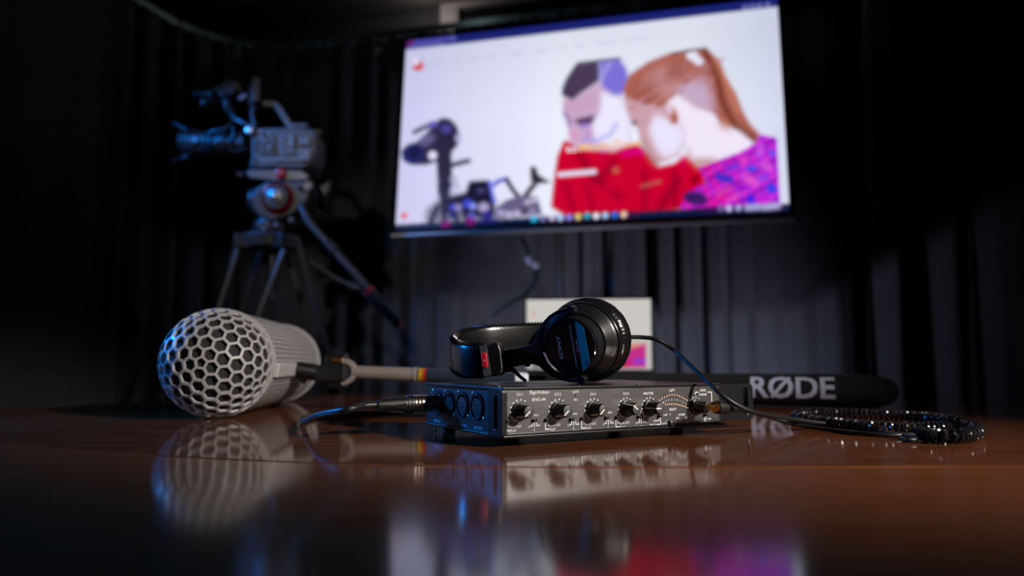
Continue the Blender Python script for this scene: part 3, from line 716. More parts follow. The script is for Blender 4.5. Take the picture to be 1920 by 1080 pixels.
# left strap bracket with slot, in the plane of the side
def yz(pts, x): return [Vector((x, a, b)) for a, b in pts]
MB().frame(yz(rrect(0.0105, (Z0 + Z1) / 2, 0.025, MH - 0.0015, 0.004), -0.0022), yz(rrect(0.0085, (Z0 + Z1) / 2, 0.0055, 0.030, 0.0027), -0.0022), (0.006, 0, 0)).build('strap_bracket', M_chassis, mixer, bevel=0.0008)
# right ear
def xz(pts, y): return [Vector((a, y, b)) for a, b in pts]
er = mloc(PP(1413, 760, mwld((0, 0.026, 0)), nF)).x
MB().frame(xz(rrect((MW - 0.004 + er) / 2, (Z0 + Z1) / 2 - 0.0005, er - MW + 0.004, MH - 0.004, 0.005), 0.026), xz(rrect(er - 0.0125, (Z0 + Z1) / 2, 0.0075, 0.031, 0.0037), 0.026), (0, 0.004, 0)).build('rack_ear', M_chassis, mixer, bevel=0.0008)
MB().span((MW - 0.004, 0.006, Z0 + 0.002), (MW + 0.010, 0.030, Z1 - 0.003)).build('ear_block', M_chassis, mixer, bevel=0.001)
for x, y in ((0.020, 0.150), (0.030, 0.035), (MW - 0.035, 0.030), (MW - 0.02, 0.155)):
    f_ = MB().lathe((x, y, 0), (0, 0, 1), [(0, 0.0062), (0.001, 0.0068), (0.007, 0.0072), (FOOT + 0.0004, 0.0072)], 20).build('rubber_foot', M_rubber, mixer, smooth=True)
MB().lathe((0.003, 0.146, FOOT * 0.55), (-1, 0, 0), [(0, 0.0022), (0.001, 0.0022), (0.002, 0.0012)], 12).build('screw', M_steel, mixer, smooth=True)
for px, py in ((935, 725), (1084, 723.5), (1202, 721.5)):
    q = mloc(PP(px, py, Vector((0, 0, TZ + Z1)), Vector((0, 0, 1)))); 
    MB().lathe((q.x, max(0.004, q.y), Z1), (0, 0, 1), [(0, 0.0022), (0.0005, 0.0022), (0.0009, 0.0012)], 12).build('screw', M_steel, mixer, smooth=True)
# side: sockets
SOCK = [(822, 756.0), (843.5, 757.2), (868.5, 758.8), (896, 762.0)]
for k, (px, py) in enumerate(SOCK):
    c = spx(px, py)
    so = MB().lathe(c, (-1, 0, 0), [(0, 0.0128), (0.0016, 0.0128), (0.0022, 0.0122), (0.0022, 0.0108), (-0.0, 0.0104)], 36).build('socket', M_black, mixer, smooth=True)
    sub(so, mixer)
    if k > 0:
        MB().lathe(c + Vector((-0.0003, 0, -0.0003)), (-1, 0, 0), [(0, 0.0088), (0.0013, 0.0088)], 30).build('socket_insert', mat('socket_insert', (0.022, 0.022, 0.028), 0.4), so, smooth=True)
        hb = MB()
        for a in (155, 25, 270):
            d = Vector((0, -math.cos(math.radians(a)) * 0.0036, math.sin(math.radians(a)) * 0.0032))
            hb.lathe(c + d + Vector((-0.0016, 0, 0)), (-1, 0, 0), [(0, 0.0011), (0.0002, 0.0011)], 10)
        hb.build('pin_hole', mat('hole_black', (0.001, 0.001, 0.001), 0.9), so)
        MB().span(c + Vector((-0.0028, -0.0035, 0.0075)), c + Vector((0.0, 0.0035, 0.0108))).build('release_tab', M_gloss, so, bevel=0.0006)
for px, py in ((812.7, 732), (835.6, 733.3), (860, 735.2), (887, 737), (827, 775), (851.5, 778), (878, 781), (907, 785)):
    MB().lathe(spx(px, py), (-1, 0, 0), [(0, 0.0017), (0.0006, 0.0017), (0.0011, 0.0009)], 12).build('screw', M_steel, mixer, smooth=True)
MB().span((SIDE - 0.0003, 0.026, Z0 + 0.0022), (SIDE + 0.001, MD - 0.004, Z1 - 0.003)).build('side_panel', mat('side_panel', (0.011, 0.012, 0.015), 0.42), mixer)
tl = MB()
ey = Vector((0, 0, 1))
for k, (px, py) in enumerate(((820.5, 788.8), (844.3, 793.2), (869.8, 797.3), (897.5, 802.0))):
    put_text(tl, 'MIC/LINE %d' % (k + 1), spx(px, py, 0.0006), Vector((0, -1, 0)), ey, 0.0028, 0.0165, bold=0.015)
tl.build('side_lettering', M_white, mixer)
# front: lettering and lines
tf = MB(); ex = Vector((1, 0, 0))
def ft(txt, px, py, hpx, wpx=None, bold=0.006):
    o = fpx(px, py, 0.0003); h = (fpx(px, py - hpx / 2) - fpx(px, py + hpx / 2)).z
    wd = (fpx(px + wpx / 2, py) - fpx(px - wpx / 2, py)).x if wpx else None
    put_text(tf, txt, o, ex, ey, h, wd, bold)
def fl(pts, t=0.00035):
    for a, b in zip(pts[:-1], pts[1:]):
        pa, pb = fpx(*a), fpx(*b); lo = Vector((min(pa.x, pb.x) - t, -0.0003, min(pa.z, pb.z) - t)); hi = Vector((max(pa.x, pb.x) + t, 0.0001, max(pa.z, pb.z) + t)); tf.span(lo, hi)
for a in (('CH 1', 974, 739.3, 5.6, 12), ('SignVideo', 1011, 735, 6.4, 37), ('ENG-44', 1010.3, 748.6, 6.0, 25), ('CH 2', 1045.5, 739.2, 5.4, 12), ('SLATE', 1079, 734.4, 4.2, 11.5), ('MIC', 1079.5, 749.2, 4.0, 7), ('CH 3', 1111.5, 738.8, 5.2, 11), ('CH 4', 1173.4, 737.8, 5.0, 11), ('MASTER', 1215.8, 737.4, 4.6, 18), ('LEFT', 1259.8, 731.8, 4.8, 10), ('RIGHT', 1261.5, 767.3, 5, 13), ('HEAD', 1317.8, 731.6, 4.6, 11.5), ('PHONE', 1317.6, 739.7, 4.6, 14), ('LIM', 1247.4, 777.8, 3.6, 6.5), ('POWER', 1278, 777.3, 3.6, 12), ('EXT', 1270.4, 783.8, 3.8, 6), ('BAT', 1286.6, 783.3, 3.8, 6), ('SLATE', 1245.6, 793.6, 3.8, 10), ('OFF', 1228.2, 789.2, 3.6, 6.5), ('TONE ON', 1224.5, 796.3, 3.8, 15), ('BUS', 1315.5, 792.6, 3.2, 6), ('TAPE', 1329.5, 785.4, 3.2, 7), ('RETURN', 1332.5, 791.5, 3.2, 11)): ft(*a)
CHN = [(0, 0, 1.0, 0), (73.7, -2.6, 1.0, 1), (141.6, -5.0, 0.95, 2), (205.8, -6.9, 0.90, 3)]
for ox, oy, sc, k in CHN:
    g_ = lambda x, y: (948.5 + ox + (x - 948.5) * sc, y + oy)
    fl([g_(948.7, 793), g_(948.7, 807.5), g_(955.5, 807.5)]); fl([g_(953, 794.5), g_(953, 799.7), g_(957, 799.7)])
    x, y = g_(967, 799.6); ft('LOW CUT', x, y, 4.6, 20 * sc); x, y = g_(962.5, 807.4); ft('FLAT', x, y, 4.6, 11 * sc)
    fl([g_(997.6, 793), g_(997.6, 799), g_(994, 799)]); fl([g_(1001.5, 793), g_(1001.5, 800.5)]); fl([g_(1005.6, 793), g_(1005.6, 798), g_(1009, 798)])
    x, y = g_(991.8, 800); ft('L', x, y, 4.2, 2.4); x, y = g_(1001.5, 806); ft('C', x, y, 4.2, 3); x, y = g_(1010.8, 797.6); ft('R', x, y, 4.2, 3)
    x, y = g_(1004.5, 778.5); ft('PAN', x, y, 4, 8 * sc)
fl([(1303, 739.5), (1303, 735.4), (1309.5, 735.4)]); fl([(1326.5, 735.2), (1333.5, 735.2), (1334.5, 758)]); fl([(1235, 784), (1235, 789), (1232.5, 789)]); fl([(1238, 784), (1238, 795.6), (1233, 795.6)])
fl([(1320.2, 782), (1320.2, 792)]); fl([(1323.3, 782), (1323.3, 791.5), (1326.5, 791.5)]); fl([(1318, 792), (1320.2, 792)])
tf.build('front_lettering', M_white, mixer)
nm = MB(); _keep = tf; tf = nm
for t_, x, y in zip(('10', '7', '5', '3', '1', '0', '1', '2', '3'), (1243.3, 1248.2, 1253.3, 1259, 1264, 1269.3, 1274.7, 1280.2, 1285.6), (754.8, 752.2, 750.3, 749.6, 749.4, 749.5, 751.3, 754.2, 757.6)): ft(t_, x, y, 3.6, None, 0.01)
nm.build('meter_numbers', M_white, mixer)
# level meter lamps, one by one
led = None
def small(proto_name, mk, material, loc, parent):
    o = SM.get(proto_name)
    if o is None:
        o = mk().build(proto_name, material, parent, smooth=True); SM[proto_name] = o
    else:
        o = o.copy(); COL.objects.link(o); o.parent = parent
    o.location = loc; return o
SM = {}
mkled = lambda: MB().lathe((0, 0, 0), (0, -1, 0), [(0, 0.0009), (0.0006, 0.0009), (0.001, 0.0004)], 8)
for k in range(12):
    t = k / 11.0; x = 1236 + 51 * t; y = 750.5 - 10.5 * math.sin(math.pi * min(1, t * 1.0)) * (1 - 0.10 * t)
    small('meter_lamp', mkled, M_amber, fpx(x, y), mixer)
    x = 1247 + 41 * t; y = 761.5 - 5.5 * math.sin(math.pi * (0.15 + 0.75 * t)) + 5.0 * t
    small('meter_lamp', mkled, M_amber, fpx(x, y), mixer)
for px, py in ((1255.6, 777), (1272.5, 791.7), (1288.2, 791)): small('meter_lamp', mkled, M_amber, fpx(px, py), mixer)
mkhole = lambda: MB().lathe((0, 0, 0), (0, -1, 0), [(0, 0.0008), (0.0003, 0.0008)], 10)
small('slate_microphone_hole', mkhole, MATS['hole_black'], fpx(1079, 741.4), mixer)
small('slate_button', lambda: MB().lathe((0, 0, 0), (0, -1, 0), [(0, 0.0034), (0.004, 0.0030), (0.0046, 0.0022)], 16), M_black, fpx(1255.5, 793.3), mixer)
# slide switches
SW = [(951, 789.5), (1001.5, 788), (1025, 787), (1071.5, 786), (1092, 784.5), (1137, 783.3), (1156.5, 782.5), (1197.5, 781.5), (1236, 780), (1322, 778)]
for px, py in SW:
    c = fpx(px, py)
    b_ = MB().span(c + Vector((-0.0030, -0.0004, -0.0015)), c + Vector((0.0030, 0.001, 0.0015))).build('switch', M_gloss, mixer, bevel=0.0003); sub(b_, mixer)
    MB().span(c + Vector((-0.0022, -0.0034, -0.0012)), c + Vector((0.0004, 0.0, 0.0012))).build('slider', M_black, b_, bevel=0.0003)
# knobs with scale dots
KN = [(974.5, 770.5, 222, 1.0), (1046.2, 769, 222, 1.0), (1112, 767.3, 222, 0.97), (1174, 765.3, 142, 0.92), (1217.4, 764.2, 180, 0.92), (1303.5, 762.5, 142, 0.90)]
for px, py, ang, sc in KN:
    c = fpx(px, py)
    kn = MB().lathe(c, (0, -1, 0), [(0, 0.0084), (0.0030, 0.0082), (0.0036, 0.0070), (0.0145, 0.0058), (0.0157, 0.0052)], 36).build('knob', M_black, mixer, smooth=True); sub(kn, mixer)
    MB().lathe(c + Vector((0, -0.0155, 0)), (0, -1, 0), [(0, 0.0050), (0.0007, 0.0050), (0.0009, 0.0046)], 30).build('cap', mat('knob_cap', (0.05, 0.05, 0.052), 0.5), kn, smooth=True)
    a = math.radians(ang); d = Vector((math.cos(a), 0, math.sin(a))); t_ = Vector((-d.z, 0, d.x)) * 0.0006
    pm = MB(); o_ = c + Vector((0, -0.0166, 0))
    pm.prism([o_ + d * 0.0052 - t_, o_ + d * 0.0052 + t_, o_ - d * 0.0008 + t_, o_ - d * 0.0008 - t_], (0, 0.0004, 0))
    pm.prism([o_ + d * 0.0052 - t_, o_ + d * 0.0052 + t_, c + d * 0.0074 + Vector((0, -0.004, 0)) + t_, c + d * 0.0074 + Vector((0, -0.004, 0)) - t_], d * 0.0004)
    pm.build('pointer', mat('pointer_ivory', (0.85, 0.76, 0.68), 0.5), kn)
    for q in range(9):
        b = math.radians(58 + q * 25.5)
        small('scale_dot', lambda: MB().lathe((0, 0, 0), (0, -1, 0), [(0, 0.00075), (0.0003, 0.00075)], 8), M_white, c + Vector((math.cos(b) * 0.0098, -0.0001, math.sin(b) * 0.0098)), mixer)

# ------------------------------------------------------------------ microphone lead plugged into the mixer's side
c1 = mwld(spx(*SOCK[0])); ax = nS.copy()
xlr = thing('microphone_cable', 'black microphone cable with metal plug in the mixer side socket', 'cable', (c1.x, c1.y, TZ))
MB().lathe(c1 - ax * 0.001, ax, [(0, 0.0088), (0.020, 0.0088), (0.0205, 0.0094), (0.0225, 0.0094), (0.023, 0.0088), (0.0240, 0.0094), (0.0260, 0.0094), (0.0265, 0.0088), (0.0275, 0.0094), (0.0300, 0.0094), (0.0303, 0.0086)], 36).build('metal_barrel', M_nickel, xlr, smooth=True)
bt = [(0.030, 0.0096), (0.0325, 0.0096), (0.033, 0.0088), (0.0342, 0.0088), (0.0347, 0.0096), (0.037, 0.0094), (0.0375, 0.0086), (0.039, 0.0086), (0.0395, 0.0091), (0.046, 0.0082), (0.056, 0.0064), (0.066, 0.0058), (0.0675, 0.0054)]
MB().lathe(c1, ax, bt, 36).build('boot', M_rubber, xlr, smooth=True)
fins = None
for k in range(6):
    a = 2 * math.pi * (k + 0.3) / 6; u_ = Vector((0, 0, 1)); v_ = ax.cross(u_).normalized(); rd = u_ * math.cos(a) + v_ * math.sin(a); tn = ax.cross(rd)
    q = lambda t, r, s: c1 + ax * t + rd * r + tn * s
    fb = MB(); fb.add([q(0.040, 0.0088, -0.0032), q(0.040, 0.0088, 0.0032), q(0.056, 0.0061, 0.0), q(0.040, 0.0098, -0.0026), q(0.040, 0.0098, 0.0026), q(0.055, 0.0072, 0.0)], [(0, 1, 2), (3, 5, 4), (0, 3, 4, 1), (1, 4, 5, 2), (2, 5, 3, 0)])
    fb.build('boot_rib', M_rubber, xlr)
e1 = c1 + ax * 0.0670
cr = 0.0036
W = lambda x, y, z: Vector((x, y, TZ + z))
cp = [e1 - ax * 0.006, e1 + ax * 0.012, W(-0.163, 0.690, e1.z - TZ - 0.0035), W(-0.200, 0.735, 0.020), W(-0.237, 0.815, 0.007), W(-0.263, 0.90, cr + 0.0003), W(-0.262, 0.955, cr + 0.0003), W(-0.235, 0.985, cr + 0.0003), W(-0.18, 0.985, cr + 0.0003), W(-0.10, 0.965, cr + 0.0003), W(0.0, 0.97, cr + 0.0003), W(0.12, 1.02, cr + 0.0003)]
MB().tube(spline(cp, 12), cr, 12).build('lead', M_rubber, xlr, smooth=True)

# ------------------------------------------------------------------ blimp microphone windshield with shock mount and pole
BR = 0.0735
bc = P(409, 683, 0.956); bc.z = TZ + BR + 0.0004
bax = Vector((-0.115, 0.993, 0)).normalized(); BL = 0.40
blimp = thing('blimp_microphone', 'pale grey blimp microphone windshield with honeycomb dome, on a pole', 'microphone', (bc.x, bc.y, TZ))
BU = Vector((0, 0, 1)); BV = bax.cross(BU).normalized()     # BV points to the right of the axis seen from the camera end
def geodesic(n):
    ph = (1 + 5 ** 0.5) / 2
    iv = [(-1, ph, 0), (1, ph, 0), (-1, -ph, 0), (1, -ph, 0), (0, -1, ph), (0, 1, ph), (0, -1, -ph), (0, 1, -ph), (ph, 0, -1), (ph, 0, 1), (-ph, 0, -1), (-ph, 0, 1)]
    iv = [Vector(v).normalized() for v in iv]
    it = [(0, 11, 5), (0, 5, 1), (0, 1, 7), (0, 7, 10), (0, 10, 11), (1, 5, 9), (5, 11, 4), (11, 10, 2), (10, 7, 6), (7, 1, 8), (3, 9, 4), (3, 4, 2), (3, 2, 6), (3, 6, 8), (3, 8, 9), (4, 9, 5), (2, 4, 11), (6, 2, 10), (8, 6, 7), (9, 8, 1)]
    key = {}; vs = []; tris = []
    def vid(p):
        p = p.normalized(); k = (round(p.x, 5), round(p.y, 5), round(p.z, 5))
        if k not in key: key[k] = len(vs); vs.append(p)
        return key[k]
    for a, b, c in it:
        A, B, C = iv[a], iv[b], iv[c]; g = {}
        for i in range(n + 1):
            for j in range(n + 1 - i):
                g[i, j] = vid(A * ((n - i - j) / n) + B * (i / n) + C * (j / n))
        for i in range(n):
            for j in range(n - i):
                tris.append((g[i, j], g[i + 1, j], g[i, j + 1]))
                if i + j < n - 1: tris.append((g[i + 1, j], g[i + 1, j + 1], g[i, j + 1]))
    return vs, tris, iv[0]
def dome(name, centre, direction, roll):
    vs, tris, pole = geodesic(5)
    rot = pole.rotation_difference(Vector((0, 0, 1)))
    vs = [rot @ v for v in vs]
    adj = {}
    cent = []
    for k, t in enumerate(tris):
        cent.append(((vs[t[0]] + vs[t[1]] + vs[t[2]]) / 3).normalized())
        for i in t: adj.setdefault(i, []).append(k)
    m = MB(); key = {}
    frame = direction.to_track_quat('Z', 'Y') @ Euler((0, 0, roll)).to_quaternion()
    def w_(p):                       # pull everything below the rim onto the rim
        p = p.copy()
        if p.z < 0.015: p.z = 0.015; h = math.sqrt(1 - p.z ** 2); l_ = math.hypot(p.x, p.y); p.x *= h / l_; p.y *= h / l_
        return centre + frame @ (p * BR)
    vid = {}; verts = []; faces = []
    def add(p, k=None):
        if k is not None and k in vid: return vid[k]
        verts.append(w_(p)); 
        if k is not None: vid[k] = len(verts) - 1
        return len(verts) - 1
    for i, c in enumerate(vs):
        if c.z < -0.08: continue
        ks = adj[i]; u = c.orthogonal().normalized(); v = c.cross(u)
        ks = sorted(ks, key=lambda k: math.atan2((cent[k] - c).dot(v), (cent[k] - c).dot(u)))
        n = len(ks); outer = [add(cent[k], k) for k in ks]; 
        mid = sum((cent[k] for k in ks), Vector()) / n
        inner = [add((mid + (cent[k] - mid) * 0.83).normalized()) for k in ks]
        for a in range(n):
            b = (a + 1) % n; faces.append((outer[a], outer[b], inner[b], inner[a]))
    m.add(verts, faces)
    # drop faces squashed onto the rim
    m.f = [f for f in m.f if (m.v[f[0]] - m.v[f[2]]).length > 1e-4 and max((m.v[f[k]] - centre).dot(direction) for k in range(4)) > BR * 0.016]
    o = m.build(name, M_greyplastic, blimp, smooth=False, fixn=False)
    sd = o.modifiers.new('thickness', 'SOLIDIFY'); sd.thickness = 0.0032; sd.offset = -1.0
    bv = o.modifiers.new('bevel', 'BEVEL'); bv.width = 0.0004; bv.segments = 1; bv.limit_method = 'ANGLE'
    return o
dome('honeycomb_dome', bc, -bax, math.radians(14))
dome('honeycomb_dome', bc + bax * BL, bax, 0.3)
MB().lathe(bc - bax * 0.001, bax, [(-0.003, BR - 0.003), (-0.003, BR + 0.0004), (0.009, BR + 0.0004), (0.009, BR - 0.003)], 96, caps=False).build('rim', M_greyplastic, blimp, smooth=True)
MB().lathe(bc + bax * (BL + 0.001), bax, [(-0.010, BR - 0.003), (-0.010, BR + 0.0006), (0.002, BR + 0.0006), (0.002, BR - 0.003)], 96, caps=False).build('rim', M_greyplastic, blimp, smooth=True)
# perforated tube: one lattice
na, nr = 66, 56
pm = MB(); verts = []; faces = []
zs = np.linspace(0.009, BL - 0.009, nr + 1)
def cylp(a, t, r): return bc + bax * t + BU * (math.cos(a) * r) + BV * (math.sin(a) * r)
for i in range(na):
    for j in range(nr):
        a0_, a1_ = 2 * math.pi * i / na, 2 * math.pi * (i + 1) / na; t0, t1 = zs[j], zs[j + 1]
        o = len(verts); da = (a1_ - a0_) * 0.14; dt = (t1 - t0) * 0.24
        for a, t in ((a0_, t0), (a1_, t0), (a1_, t1), (a0_, t1), (a0_ + da, t0 + dt), (a1_ - da, t0 + dt), (a1_ - da, t1 - dt), (a0_ + da, t1 - dt)): verts.append(cylp(a, t, BR - 0.0008))
        for k in range(4):
            b = (k + 1) % 4; faces.append((o + k, o + b, o + 4 + b, o + 4 + k))
pm.add(verts, faces); po = pm.build('perforated_tube', M_greyplastic, blimp, smooth=True, fixn=False)
MB().lathe(bc, bax, [(-BR + 0.006, 0.004)] + [(-(BR - 0.006) * math.cos(math.radians(k)), (BR - 0.006) * math.sin(math.radians(k))) for k in range(10, 91, 10)] + [(BL, BR - 0.006)] + [(BL + (BR - 0.006) * math.sin(math.radians(k)), (BR - 0.006) * math.cos(math.radians(k))) for k in range(10, 90, 10)], 64).build('inner_cloth', M_cloth, blimp, smooth=True)
# mounting rail on the side of the tube
ra = math.radians(98)
rr_ = BU * math.cos(ra) + BV * math.sin(ra)
if rr_.x < 0: BV = -BV; rr_ = BU * math.cos(ra) + BV * math.sin(ra)
rt_ = bax.cross(rr_)
def railp(t, h, s): return bc + bax * t + rr_ * (BR + h) + rt_ * s
MB().add([railp(t, h, s) for t in (0.012, 0.16) for h, s in ((-0.006, -0.011), (0.005, -0.010), (0.005, 0.010), (-0.006, 0.011))], [(0, 1, 2, 3), (7, 6, 5, 4), (0, 4, 5, 1), (1, 5, 6, 2), (2, 6, 7, 3), (3, 7, 4, 0)]).build('mounting_rail', M_greyplastic, blimp, bevel=0.002)
ar0 = railp(0.145, 0.004, 0); 
y1 = 1.12
pA = P(600, 700, y1); pB = P(646, 700, y1)
MB().tube(spline([ar0, (ar0 + pA) / 2, pA], 4), 0.013, 12).build('swivel_joint', M_black, blimp, smooth=True)
MB().box((pA + pB) / 2, ((pB - pA).length + 0.01, 0.03, 0.026)).build('clamp', M_satin, blimp, bevel=0.004)
MB().cyl(P(577, 706, y1), P(566, 700, y1), 0.014, 0.011).build('clamp_nut', M_black, blimp, smooth=True)
MB().box(P(632, 676, y1 + 0.005), (0.034, 0.024, 0.020)).build('lever', M_black, blimp, bevel=0.003)
MB().cyl(P(623, 674.5, y1 - 0.008), P(642, 674.5, y1 - 0.008), 0.0045).build('brass_screw', mat('brass', (0.75, 0.45, 0.22), 0.3, metal=1.0), blimp, smooth=True)
MB().box(P(634, 716, y1 + 0.005), (0.03, 0.024, 0.018)).build('lever', M_black, blimp, bevel=0.003)
yk = [P(640 + 26 * math.cos(math.radians(a)), 697 + 21 * math.sin(math.radians(a)), y1) for a in range(-92, 100, 12)]
MB().sweep(yk, [(-0.004, -0.009), (0.004, -0.009), (0.004, 0.009), (-0.004, 0.009)], up=(0, 1, 0)).build('yoke', M_polegrip, blimp, bevel=0.0015)
pdir = (P(990, 713, y1 - 0.02) - P(664, 697.5, y1)).normalized()
p0 = P(662, 697.5, y1); pl = lambda px: p0 + pdir * ((P(px, 700, y1).x - p0.x) / pdir.x)
MB().lathe(p0, pl(780) - p0, [(0, 0.0102), ((pl(780) - p0).length, 0.0112)], 28).build('pole_grip', M_polegrip, blimp, smooth=True)
MB().lathe(pl(780), pdir, [(-0.003, 0.0118), (0.002, 0.0124), (0.004, 0.0118)], 28).build('pole_collar', M_polegrip, blimp, smooth=True)
MB().cyl(pl(782), pl(790), 0.0098, n=28).build('pole_joint', M_black, blimp, smooth=True)
for k, (a, b, col) in enumerate(((788, 793, (0.45, 0.30, 0.02)), (793, 797.5, (0.42, 0.12, 0.01)), (797.5, 801.5, (0.35, 0.02, 0.01)))):
    MB().cyl(pl(a), pl(b), 0.0112, n=28).build('colour_ring', mat('ring_%d' % k, col, 0.4), blimp, smooth=True)
MB().cyl(pl(801), pl(967), 0.0108, n=28).build('pole_tube', M_tube_blue, blimp, smooth=True)
MB().lathe(pl(967), pdir, [(0, 0.0112), (0.016, 0.0116), (0.019, 0.009)], 28).build('pole_end', mat('pole_end_white', (0.75, 0.76, 0.85), 0.5), blimp, smooth=True)

# ------------------------------------------------------------------ foam windshield lying behind the mixer
wr = 0.0275
wa = PT(1672, 766.4); wb = PT(1419, 760.8)
wd = (wa - wb).normalized(); wd.z = 0
wr0 = wa + wd * 0.012; wl = 0.60
foam = thing('foam_windshield', 'long black foam microphone windshield with white lettering, behind the mixer', 'windshield', (wa.x, wa.y, TZ))
prof = [(0, 0.004), (0.003, 0.012), (0.010, 0.019), (0.022, 0.0235), (0.045, 0.0262), (0.08, wr)] + [(0.1 + 0.05 * k, wr) for k in range(10)] + [(wl - 0.01, wr), (wl, wr - 0.004)]
nw = Vector((wd.y, -wd.x, 0)); 
if nw.y > 0: nw = -nw
MB().lathe(wr0 + Vector((0, 0, wr + 0.0003)) , -wd, prof, 40).build('foam_sleeve', M_foam, foam, smooth=True)
# lettering wraps the sleeve
wax = wr0 + Vector((0, 0, wr + 0.0003))
def wrap(px, py):
    r = ray(px, py); o = CAM - wax; d = r - wd * r.dot(wd); o2 = o - wd * o.dot(wd)
    A = d.dot(d); B = o2.dot(d); C = o2.dot(o2) - wr * wr; disc = B * B - A * C
    t = (-B - math.sqrt(disc)) / A if disc > 0 else -B / A
    p = CAM + r * t; return (p - wax).dot(wd), math.atan2(*( ((p - wax) - wd * (p - wax).dot(wd)).dot(k_) for k_ in (Vector((0, 0, 1)), nw)))
sL_, aL_ = wrap(1407, 730); sR_, aR_ = wrap(1566, 730); _, aT = wrap(1480, 707); _, aB = wrap(1480, 745)
vs, fs = text_geo('RØDE', bold=0.022)
xs = [v.x for v in vs]; xa, xb = min(xs), max(xs)
bml = bmesh.new(); bv_ = [bml.verts.new(v) for v in vs]
for f in fs:
    try: bml.faces.new([bv_[i] for i in f])
    except ValueError: pass
for yy in np.linspace(-0.45, 0.45, 10):
    bmesh.ops.bisect_plane(bml, geom=bml.verts[:] + bml.edges[:] + bml.faces[:], plane_co=(0, yy, 0), plane_no=(0, 1, 0), dist=1e-6)
bml.verts.index_update(); vs = [v.co.copy() for v in bml.verts]; fs = [tuple(v.index for v in f.verts) for f in bml.faces]; bml.free()
out = []
for v in vs:
    s_ = sL_ + (v.x - xa) / (xb - xa) * (sR_ - sL_); an = aB + (v.y + 0.5) * (aT - aB)
    out.append(wax + wd * s_ + (nw * math.cos(an) + Vector((0, 0, 1)) * math.sin(an)) * (wr + 0.0007))
bmx = MB().add(out, fs); bmx.build('lettering', M_print, foam)

# ------------------------------------------------------------------ headphones lying on the mixer
MT = TZ + Z1
hn = Vector((-0.50, -0.845, -0.17)).normalized()          # outward normal of the near ear cup
D0 = P(1067, 649, 0.672)                                  # centre of its face plate
CUPD = 0.030
cupc = D0 - hn * CUPD
roll_ = math.radians(7)
hv = Vector((0, 0, 1)); hv = (hv - hn * hv.dot(hn)).normalized(); hu = hv.cross(hn).normalized()
if hu.x < 0: hu = -hu
hv, hu = hv * math.cos(roll_) - hu * math.sin(roll_), hu * math.cos(roll_) + hv * math.sin(roll_)
phones = thing('headphones', 'black studio headphones with leather headband lying on the mixer', 'headphones', (cupc.x, cupc.y, MT))
def ear_cup(c, n, u, v, prefix=''):
    """pad, baffle rim and housing; u right, v up, n outward"""
    L = lambda prof, m, nm, a, b, k=56: MB().lathe(c, n, prof, k, u=v, sx=a, sy=b).build(nm, m, phones, smooth=True)
    # wrinkled leather cushion
    m = MB(); A, B = 220, 22; vs = []
    rnd = random.Random(5)
    for i in range(A):
        t = 2 * math.pi * i / A
        for j in range(B):
            s_ = 2 * math.pi * j / B
            wob = 1 + 0.010 * math.sin(i * 2.05 + 1.6 * math.sin(j * 0.9 + i * 0.11)) + 0.010 * math.sin(i * 0.53 + j * 0.9) + rnd.uniform(-0.010, 0.010)
            r_ = 0.0115 * wob; cr_ = math.cos(s_) * r_; cn_ = math.sin(s_) * r_ * 1.18
            vs.append(c - n * 0.0150 + n * cn_ + u * (math.cos(t) * (0.0335 + cr_)) + v * (math.sin(t) * (0.0315 + cr_)))
    fs = [(i * B + j, ((i + 1) % A) * B + j, ((i + 1) % A) * B + (j + 1) % B, i * B + (j + 1) % B) for i in range(A) for j in range(B)]
    m.add(vs, fs); pad = m.build('ear_cushion', M_leather, phones, smooth=True)
    pad.data.set_sharp_from_angle(angle=math.pi)
    MB().lathe(c, n, [(-0.010, 0.034), (-0.004, 0.0385), (-0.003, 0.0395), (0.0015, 0.0395), (0.0028, 0.0386)], 64, u=v, sx=1.06, sy=1.0).build('baffle_rim', M_leather, phones, smooth=True)
    MB().lathe(c, n, [(0.002, 0.0384), (0.0045, 0.0376), (0.0058, 0.0365), (0.0105, 0.0320), (0.013, 0.0300), (0.0135, 0.0278), (0.020, 0.0272), (0.0262, 0.0272)], 64, u=v, sx=1.03, sy=1.0).build('housing', M_satin, phones, smooth=True)
    MB().lathe(c, n, [(0.0255, 0.0274), (0.0290, 0.0274), (0.0300, 0.0266), (0.0300, 0.0001)], 64, u=v).build('face_plate', M_gloss, phones, smooth=True)
ear_cup(cupc, hn, hu, hv)
# print on the face plate
def dpx(px, py, o=0.0003): return PP(px, py, D0 + hn * o, hn)
tx_ = MB()
def dtext(mb, txt, pa, pb, hpx, bold=0.0, space=1.0):
    a, b = dpx(*pa), dpx(*pb); e_ = (b - a).normalized(); up = hn.cross(e_)
    put_text(mb, txt, (a + b) / 2, e_, up, hpx * 0.672 / F, (b - a).length, bold, space)
dtext(tx_, 'SONY', (1053, 673), (1045.5, 630), 7.5, 0.004)
tx_.build('maker_lettering', mat('grey_print', (0.70, 0.72, 0.75), 0.4), phones)
tx_ = MB()
dtext(tx_, 'DYNAMIC STEREO HEADPHONES', (1081.5, 688), (1068, 610), 3.0); dtext(tx_, 'MDR-7506', (1084.5, 661), (1080, 637), 3.0)
tx_.build('small_lettering', mat('grey_print2', (0.75, 0.80, 0.88), 0.4), phones)
st = [dpx(*q, 0.0003) for q in ((1077.5, 602.5), (1086, 607), (1094, 615), (1106, 680), (1106.5, 682.5), (1100, 690.5), (1093, 696.5))]
MB().prism(st, hn * 0.0002).build('blue_stripe', M_teal, phones)
sp = [dpx(*q, 0.0006) for q in ((1096.5, 676.5), (1105, 675.5), (1106.5, 682.5), (1100, 690.5), (1098.5, 691))]
MB().prism(sp, hn * 0.0001).build('stripe_corner', mat('stripe_corner', (0.05, 0.13, 0.28), 0.5), phones)
